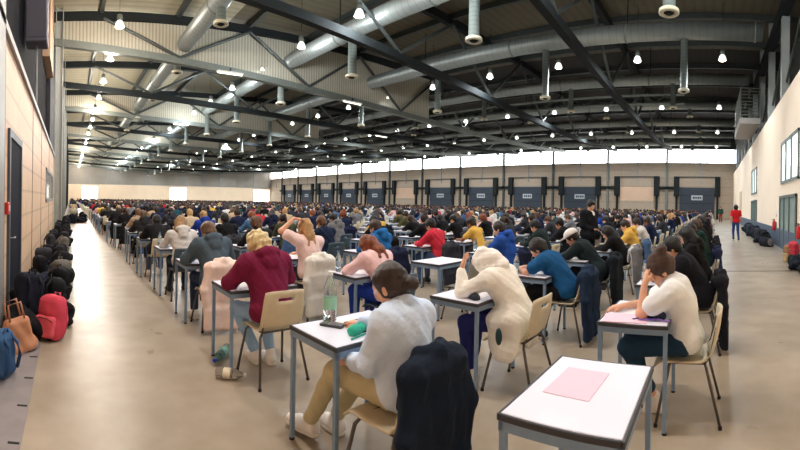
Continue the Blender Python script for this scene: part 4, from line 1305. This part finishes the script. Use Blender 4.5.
# pink top, arm raised to the hair
hero(at(3, 1, .16), 0, 'person in pale pink top with one bare arm raised to blond hair', dict(
    waist=(0, .02, .70), chest=(0, .05, .89), neck=(0, .09, 1.05), head=(-.01, .14, 1.18), hrot=(-.3, .1, .1), shL=(-.18, .05, 1.02), shR=(.17, .05, .99), elL=(-.40, .13, 1.15), wrL=(-.20, .12, 1.32), hdL=(.9, -.2, -.1), upL=(0, .3, 1), elR=(.27, .26, .79)),
    'tee', (244, 216, 214), 'long', (176, 138, 94), (60, 62, 70), M_SHOEW, 'short', vox=.011, loose=.022)
# dark jacket, white cap
pK, HK, hK = hero(at(1, 3, .12), 0, 'person in dark green jacket wearing a white cap, leaning over the desk', dict(
    waist=(0, .08, .69), chest=(0, .20, .85), neck=(0, .34, .98), head=(0, .44, 1.07), hrot=(-.55, .1, 0), shL=(-.18, .28, .93), shR=(.18, .28, .93), elL=(-.28, .45, .785), wrL=(-.12, .64, .785), elR=(.26, .45, .785), wrR=(.08, .62, .785)),
    'coat', (26, 38, 42), 'short', (30, 26, 26), (24, 26, 34), M_SHOED, hem=.44, vox=.012)
S = SDF(.010); S.ell(hK + HK @ np.array([0, -.012, .06]), (.105, .122, .09), HK, k=.02); S.plane(hK + HK @ np.array([0, 0, .035]), HK @ np.array([0, 0, -1.0]))
S.ell(hK + HK @ np.array([0, .13, .05]), (.075, .075, .012), HK, k=.02)
obj('white_cap', new_mesh('white_cap', *S.mesh(), cloth((228, 226, 228))), pK)
# standing figures
STAND = dict(pelvis=(0, 0, .93), waist=(0, .01, 1.08), chest=(0, .015, 1.26), neck=(0, .0, 1.44), head=(0, .03, 1.585), hrot=(-.1, 0, 0), shL=(-.18, 0, 1.39), shR=(.18, 0, 1.39),
             elL=(-.24, -.02, 1.12), elR=(.24, -.02, 1.12), wrL=(-.24, .09, .88), wrR=(.24, .09, .88), hdL=(.05, .2, -1), hdR=(-.05, .2, -1), upL=(-1, 0, 0), upR=(1, 0, 0),
             hipL=(-.09, 0, .90), hipR=(.09, 0, .90), knL=(-.1, .02, .48), knR=(.1, .02, .48), anL=(-.11, -.02, .1), anR=(.11, -.02, .1), toL=(-.13, .13, .035), toR=(.13, .13, .035))
pS, _, _ = hero((8.95, 2.78, 0), 2.75, 'person standing in a black suit jacket among the rows, looking down at the desks', dict(STAND, hrot=(-.45, -.2, 0), head=(0, .05, 1.575), elR=(.25, .02, 1.12), wrR=(.12, .22, 1.05), hdR=(-.6, .6, 0), upR=(0, 0, 1)),
     'coat', (20, 22, 30), 'short', (34, 28, 26), (24, 26, 34), M_SHOED, stand=True, hem=.80, vox=.013, group='people on their feet', topname='suit_jacket')
S = SDF(.011); S.ell((0, .118, 1.36), (.04, .04, .085), rot(pitch=-.15), k=.02); S.ell((0, .07, 1.435), (.06, .05, .022), k=.02)
obj('shirt_collar', new_mesh('shirt_collar', *S.mesh(), cloth((226, 226, 230))), pS)
hero((19.9, -1.15, 0), -PI / 2 + .1, 'person in red T-shirt and blue jeans walking along the wide aisle', dict(STAND, hrot=(-.05, 0, 0), knL=(-.1, .16, .5), anL=(-.1, .12, .12), toL=(-.11, .26, .06), knR=(.1, .0, .48), anR=(.11, -.2, .12), toR=(.12, -.07, .035), elL=(-.25, -.1, 1.13), wrL=(-.25, -.06, .9), wrR=(.25, .16, .92)),
     'tee', (206, 36, 44), 'curly', (24, 20, 20), (44, 76, 128), M_SHOED, 'short', stand=True, hem=.86, vox=.013, skin=1, group='people on their feet', loose=.02)
hero((44.0, -.9, 0), PI / 2, 'distant person in dark green standing before the last dock door', dict(STAND), 'sweater', (40, 70, 56), 'short', (30, 24, 22), (150, 60, 50), M_SHOED, stand=True, hem=.86, vox=.02, group='people on their feet')

# coats on chairs near the front
def C_(j, k, off, v, rgb, lab, dx=0, rz=0): return put_coat(at(j, k, off, dx, 0), rz, v, rgb, lab)
C_(1, 0, .31, 2, (20, 31, 48), 'dark navy jacket over the nearest beige chair, behind the pale sweatshirt', -.155)
C_(1, 2, .16, 2, (26, 44, 70), 'navy coat hung behind the person in blue T-shirt')
C_(3, 0, .18, 2, (246, 222, 214), 'pale pink coat hung behind the person in slate blue hoodie')
C_(3, 1, .16, 2, (236, 234, 228), 'white jacket hung behind the person with raised arm')
C_(0, 2, .16, 2, (20, 22, 30), 'black coat hung on the chair behind the person in white T-shirt')
C_(1, 3, .12, 0, (22, 28, 36), 'dark coat hung behind the person in white cap')
C_(1, 4, .16, 1, (212, 212, 216), 'white jacket hung behind the third person past the white cap')
# ------------------------------------------------------------------ things on the near desks and floor
def sheet(name, loc, w, h, rz, m, label, cat, th=.002):
    o = MB().box((-w / 2, -h / 2, 0), (w / 2, h / 2, th)).build(name, m); o.location = loc; o.rotation_euler = (0, 0, rz)
    return tag(o, label, cat)
M_PINK = mat('pink_paper', (246, 208, 228), .8)
x0, y0 = seat(0, 0)
sheet('paper_sheet', (1.80, y0 + .31, .7515), .305, .215, -.04, M_PINK, 'pink sheet of paper lying on the empty desk nearest the camera', 'paper')
def pencil(loc, rz, rgb, label, L=.15):
    t = empty('pen', loc, rz, label, 'pen', 'pens on the near desks')
    m = mat('pen_%d_%d_%d' % rgb, rgb, .35)
    MB().tube([(-L / 2, 0, .0055), (L / 2 - .02, 0, .0055)], .0055, 8).build('barrel', m, t, True)
    MB().tube([(L / 2 - .02, 0, .0055), (L / 2, 0, .0055)], [.0052, .001], 8).build('tip', M_EDGE, t, True)
    MB().tube([(-L / 2 - .004, 0, .0055), (-L / 2 + .03, 0, .0055)], .0062, 8).build('pen_cap', m, t, True)
    return t
def pouch(loc, rz, rgb, label, L=.2):
    t = empty('pencil_case', loc, rz, label, 'pencil case', 'pencil cases on the near desks')
    S = SDF(.006); S.cap((-L / 2 + .03, 0, .026), (L / 2 - .03, 0, .026), .032, .032, k=.02); S.box((0, 0, .02), (L / 2, .034, .02), .015, k=.02); S.folds(.003, 60, 4); S.plane((0, 0, 0), (0, 0, -1))
    obj('case_body', new_mesh('case_body', *S.mesh(), cloth(rgb)), t)
    MB().tube([(-L / 2 + .02, 0, .058), (L / 2 - .02, 0, .058)], .0035, 6).build('zip', M_STEEL, t, True)
    return t
def bottle(loc, label, h, r, rgb_body, rgb_cap, rgb_label, lie=None, rz=0):
    t = empty('water_bottle', loc, rz, label, 'bottle', 'water bottles')
    if lie is not None: t.rotation_euler = (0, PI / 2, rz)
    p = [(r * .7, 0), (r, .012), (r, h * .62), (r * .97, h * .66), (r * .55, h * .84), (r * .36, h * .9), (r * .36, h * .94)]
    MB().lathe(p, 18).build('bottle_body', mat('bottle_%d_%d_%d' % rgb_body, rgb_body, .08, trans=.85), t, True)
    MB().lathe([(r * .42, h * .93), (r * .42, h), (r * .38, h * 1.01)], 14).build('bottle_cap', mat('cap_%d_%d_%d' % rgb_cap, rgb_cap, .4), t, True)
    MB().lathe([(r * 1.01, h * .26), (r * 1.015, h * .27), (r * 1.015, h * .5), (r * 1.01, h * .51)], 18).build('bottle_label', mat('blabel_%d_%d_%d' % rgb_label, rgb_label, .5), t, True)
    return t
x1, y1 = seat(1, 0)
pouch((x1 - .08, y1 + .14, .752), .35, (64, 190, 160), 'mint green pencil case on the desk of the person in pale sweatshirt', .15)
for i, (dx, dy, rz, c, n) in enumerate(((-.12, .07, .2, (60, 170, 150), 'green'), (.0, .10, -.3, (40, 60, 60), 'dark green'), (-.02, .30, .15, (34, 36, 44), 'black'), (.05, .34, .1, (70, 72, 84), 'grey'))):
    pencil((x1 + dx, y1 + dy, .752), rz, c, '%s pen on the desk of the person in pale sweatshirt' % n)
t = empty('calculator', (x1 - .12, y1 + .34, .752), .5, 'dark calculator on the desk of the person in pale sweatshirt', 'calculator')
MB().box((-.04, -.08, 0), (.04, .08, .016), .005).build('case', M_EDGE, t)
MB().box((-.033, .035, .0158), (.033, .07, .0175)).build('display', mat('display_grey', (120, 132, 120), .2), t)
kb = MB()
for a in range(4):
    for b in range(5): kb.box((-.033 + a * .0175, -.07 + b * .02, .0158), (-.0205 + a * .0175, -.056 + b * .02, .019), .001)
kb.build('keypad', mat('keys_grey', (150, 150, 156), .5), t)
bottle((x1 - .08, y1 + .43, .751), 'large clear water bottle with green label on the near desk', .34, .046, (226, 236, 238), (235, 240, 240), (150, 206, 180))
bottle((1.60, 3.88, .048), 'clear bottle with blue cap lying on the floor by the maroon hoodie', .38, .045, (150, 196, 196), (24, 60, 190), (120, 186, 176), True, -2.29)
bottle((1.28, 3.36, .05), 'pale bottle with white label lying on the floor by the maroon hoodie', .27, .046, (214, 208, 200), (200, 196, 190), (238, 232, 214), True, -.64)
x2, y2 = seat(0, 1)
t = sheet('paper_folder', (x2 - .22, y2 + .33, .7515), .23, .32, .1, M_PINK, 'pink folder on the desk of the person in white T-shirt', 'folder', .006)
pouch((x2 - .16, y2 + .13, .752), 1.2, (40, 52, 74), 'navy pencil case on the desk of the person in white T-shirt', .18)
for i, (dx, dy, rz, c, n) in enumerate(((-.25, .16, 1.9, (112, 84, 190), 'purple'), (-.21, .22, 2.3, (84, 92, 200), 'violet'), (-.10, .10, 1.5, (40, 44, 60), 'black'), (-.24, .07, 1.2, (150, 120, 210), 'lilac'))):
    pencil((x2 + dx, y2 + dy, .758), rz, c, '%s pen on the desk of the person in white T-shirt' % n)
x3, y3 = seat(1, 1)
pouch((x3 - .22, y3 + .13, .752), 1.0, (60, 64, 74), 'dark grey pencil case on the desk of the person in white fleece', .14)
for (j, k), c, n in (((1, 2), (70, 130, 190), 'blue'), ((2, 1), (150, 110, 170), 'purple'), ((0, 2), (190, 60, 70), 'red'), ((3, 0), (60, 60, 66), 'charcoal'), ((2, 0), (200, 190, 170), 'cream'), ((3, 2), (70, 150, 120), 'green')):
    xx, yy = seat(j, k)
    pouch((xx + .2, yy + .36, .752), .5, c, '%s pencil case on the desk, %s' % (n, where(j, k)), .19)
for j, k in ((2, 1), (3, 1), (4, 0), (1, 2), (2, 3), (0, 2), (1, 5), (4, 2)):
    xx, yy = seat(j, k)
    bottle((xx - .26, yy + .42, .751), 'clear water bottle on the desk, ' + where(j, k), .24, .034, (214, 230, 236), (60, 110, 190), (170, 196, 214))

for i, (x, y, q) in enumerate(((.15, 24.2, 0), (.55, 25.0, 1), (.95, 25.6, 0), (.2, 26.2, 1), (.7, 26.9, 0), (.05, 28.0, 1))):
    lab = 'black %s lying across the far end of the aisle, ' + ordw(i + 1) + ' one on'
    if q: put_heap((x, y, 0), i, i % 3, (24, 25, 32), lab % 'coat heap', 1.3, 'bags across the far aisle')
    else: put_backpack((x, y, 0), i * 1.1, i % 3, (22, 24, 32), lab % 'backpack', (-.2, .1), 1.3, 'bags across the far aisle')
# ------------------------------------------------------------------ the rest of the hall's seats, far away
def attr_mat():
    m = mat('far_crowd_cloth', (120, 120, 120), .9)
    a = m.node_tree.nodes.new('ShaderNodeAttribute'); a.attribute_name = 'cloth'
    m.node_tree.links.new(a.outputs['Color'], m.node_tree.nodes['Principled BSDF'].inputs['Base Color'])
    return m
LOD = []
for v in (0, 1, 4, 6):
    hair, top, sl, lo, pose = VAR[v]
    G, E, H, hc = person_geo(pose, .05, False, top, sl, .52, hair, 1.0, v, lo, False, False, .1, False)
    q3 = []
    for q in ('body', 'top', 'hair'):
        V, Fq = G[q]
        Fq = Fq[(V[Fq][:, :, 2] > .55).all(axis=1)]
        u, inv = np.unique(Fq, return_inverse=True)
        q3.append((V[u], inv.reshape(Fq.shape)))
    LOD.append(q3)
VV, FF, CC = [], [], []
base = 0
for x, y, r in far_p:
    q = LOD[r.randrange(4)]
    tc = lin(pick(r, TOPC)[0]); hc = lin(pick(r, HAIRC)[0]); sk = lin(r.choice(((224, 172, 144), (205, 150, 118), (140, 94, 68))))
    for (V, F), c in zip(q, (sk, tc, hc)):
        VV.append(V + np.array([x, y, 0])); FF.append(F + base); base += len(V)
        CC.append(np.tile(np.array(c + (1.0,)), (len(V), 1)))
VV = np.concatenate(VV); FF = np.concatenate(FF); CC = np.concatenate(CC)
me = bpy.data.meshes.new('crowd')
me.vertices.add(len(VV)); me.vertices.foreach_set('co', VV.astype(np.float32).ravel())
me.loops.add(FF.size); me.loops.foreach_set('vertex_index', FF.astype(np.int32).ravel())
me.polygons.add(len(FF)); me.polygons.foreach_set('loop_start', np.arange(0, FF.size, 4, dtype=np.int32))
me.polygons.foreach_set('use_smooth', np.ones(len(FF), dtype=bool))
me.update(calc_edges=True); me.validate()
ca = me.color_attributes.new('cloth', 'FLOAT_COLOR', 'POINT'); ca.data.foreach_set('color', CC.astype(np.float32).ravel())
me.materials.append(attr_mat())
tag(obj('crowd', me), 'seated people filling the far rows of the hall', 'crowd', None, 'stuff')
mb = MB()
for x, y in far_d:
    mb.box((x - .35, y - .255, .72), (x + .35, y + .255, .75))
tag(mb.build('desk_rows', M_DESKTOP), 'white desk tops in the far rows of the hall', 'desks', None, 'stuff')
mb = MB()
for x, y in far_c:
    mb.box((x - .19, y - .21, .5), (x + .19, y - .18, .81)); mb.box((x - .19, y - .17, .44), (x + .19, y + .2, .46))
    for sx in (-.19, .19):
        for yy in (-.2, .18): mb.box((x + sx - .012, y + yy - .012, 0), (x + sx + .012, y + yy + .012, .45))
tag(mb.build('chair_rows', M_SHELL), 'beige chairs in the far rows of the hall', 'chairs', None, 'stuff')

# ------------------------------------------------------------------ light, camera
w = bpy.data.worlds.new('World'); SC.world = w; w.use_nodes = True
w.node_tree.nodes['Background'].inputs[0].default_value = (.75, .85, 1, 1); w.node_tree.nodes['Background'].inputs[1].default_value = 1.0
def area(name, loc, rotn, sx, sy, e, col):
    L = bpy.data.lights.new(name, 'AREA'); L.shape = 'RECTANGLE'; L.size = sx; L.size_y = sy; L.energy = e; L.color = col
    o = bpy.data.objects.new(name, L); COL.objects.link(o); o.location = loc; o.rotation_euler = rotn
    return o

F_PX = 409.0
cam = bpy.data.cameras.new('camera'); co = bpy.data.objects.new('camera', cam); COL.objects.link(co)
co.location = (0, 0, CAMZ)
az = (400 - 70) / F_PX
ROLL = math.radians(1.07)
co.matrix_world = Matrix.Translation((0, 0, CAMZ)) @ Matrix.Rotation(-az, 4, 'Z') @ Matrix.Rotation(PI / 2, 4, 'X') @ Matrix.Rotation(ROLL, 4, 'Z')
cam.type = 'PANO'; cam.panorama_type = 'CENTRAL_CYLINDRICAL'
cam.clip_end = 400
cam.central_cylindrical_range_u_min = -400 / F_PX; cam.central_cylindrical_range_u_max = 400 / F_PX
cam.central_cylindrical_range_v_min = -(450 - 202.5) / F_PX; cam.central_cylindrical_range_v_max = 202.5 / F_PX
cam.central_cylindrical_radius = 1.0
SC.camera = co
vs = SC.view_settings
vs.view_transform = 'Standard'; vs.look = 'None'; vs.gamma = 1; vs.use_curve_mapping = False
vs.exposure = 0.42
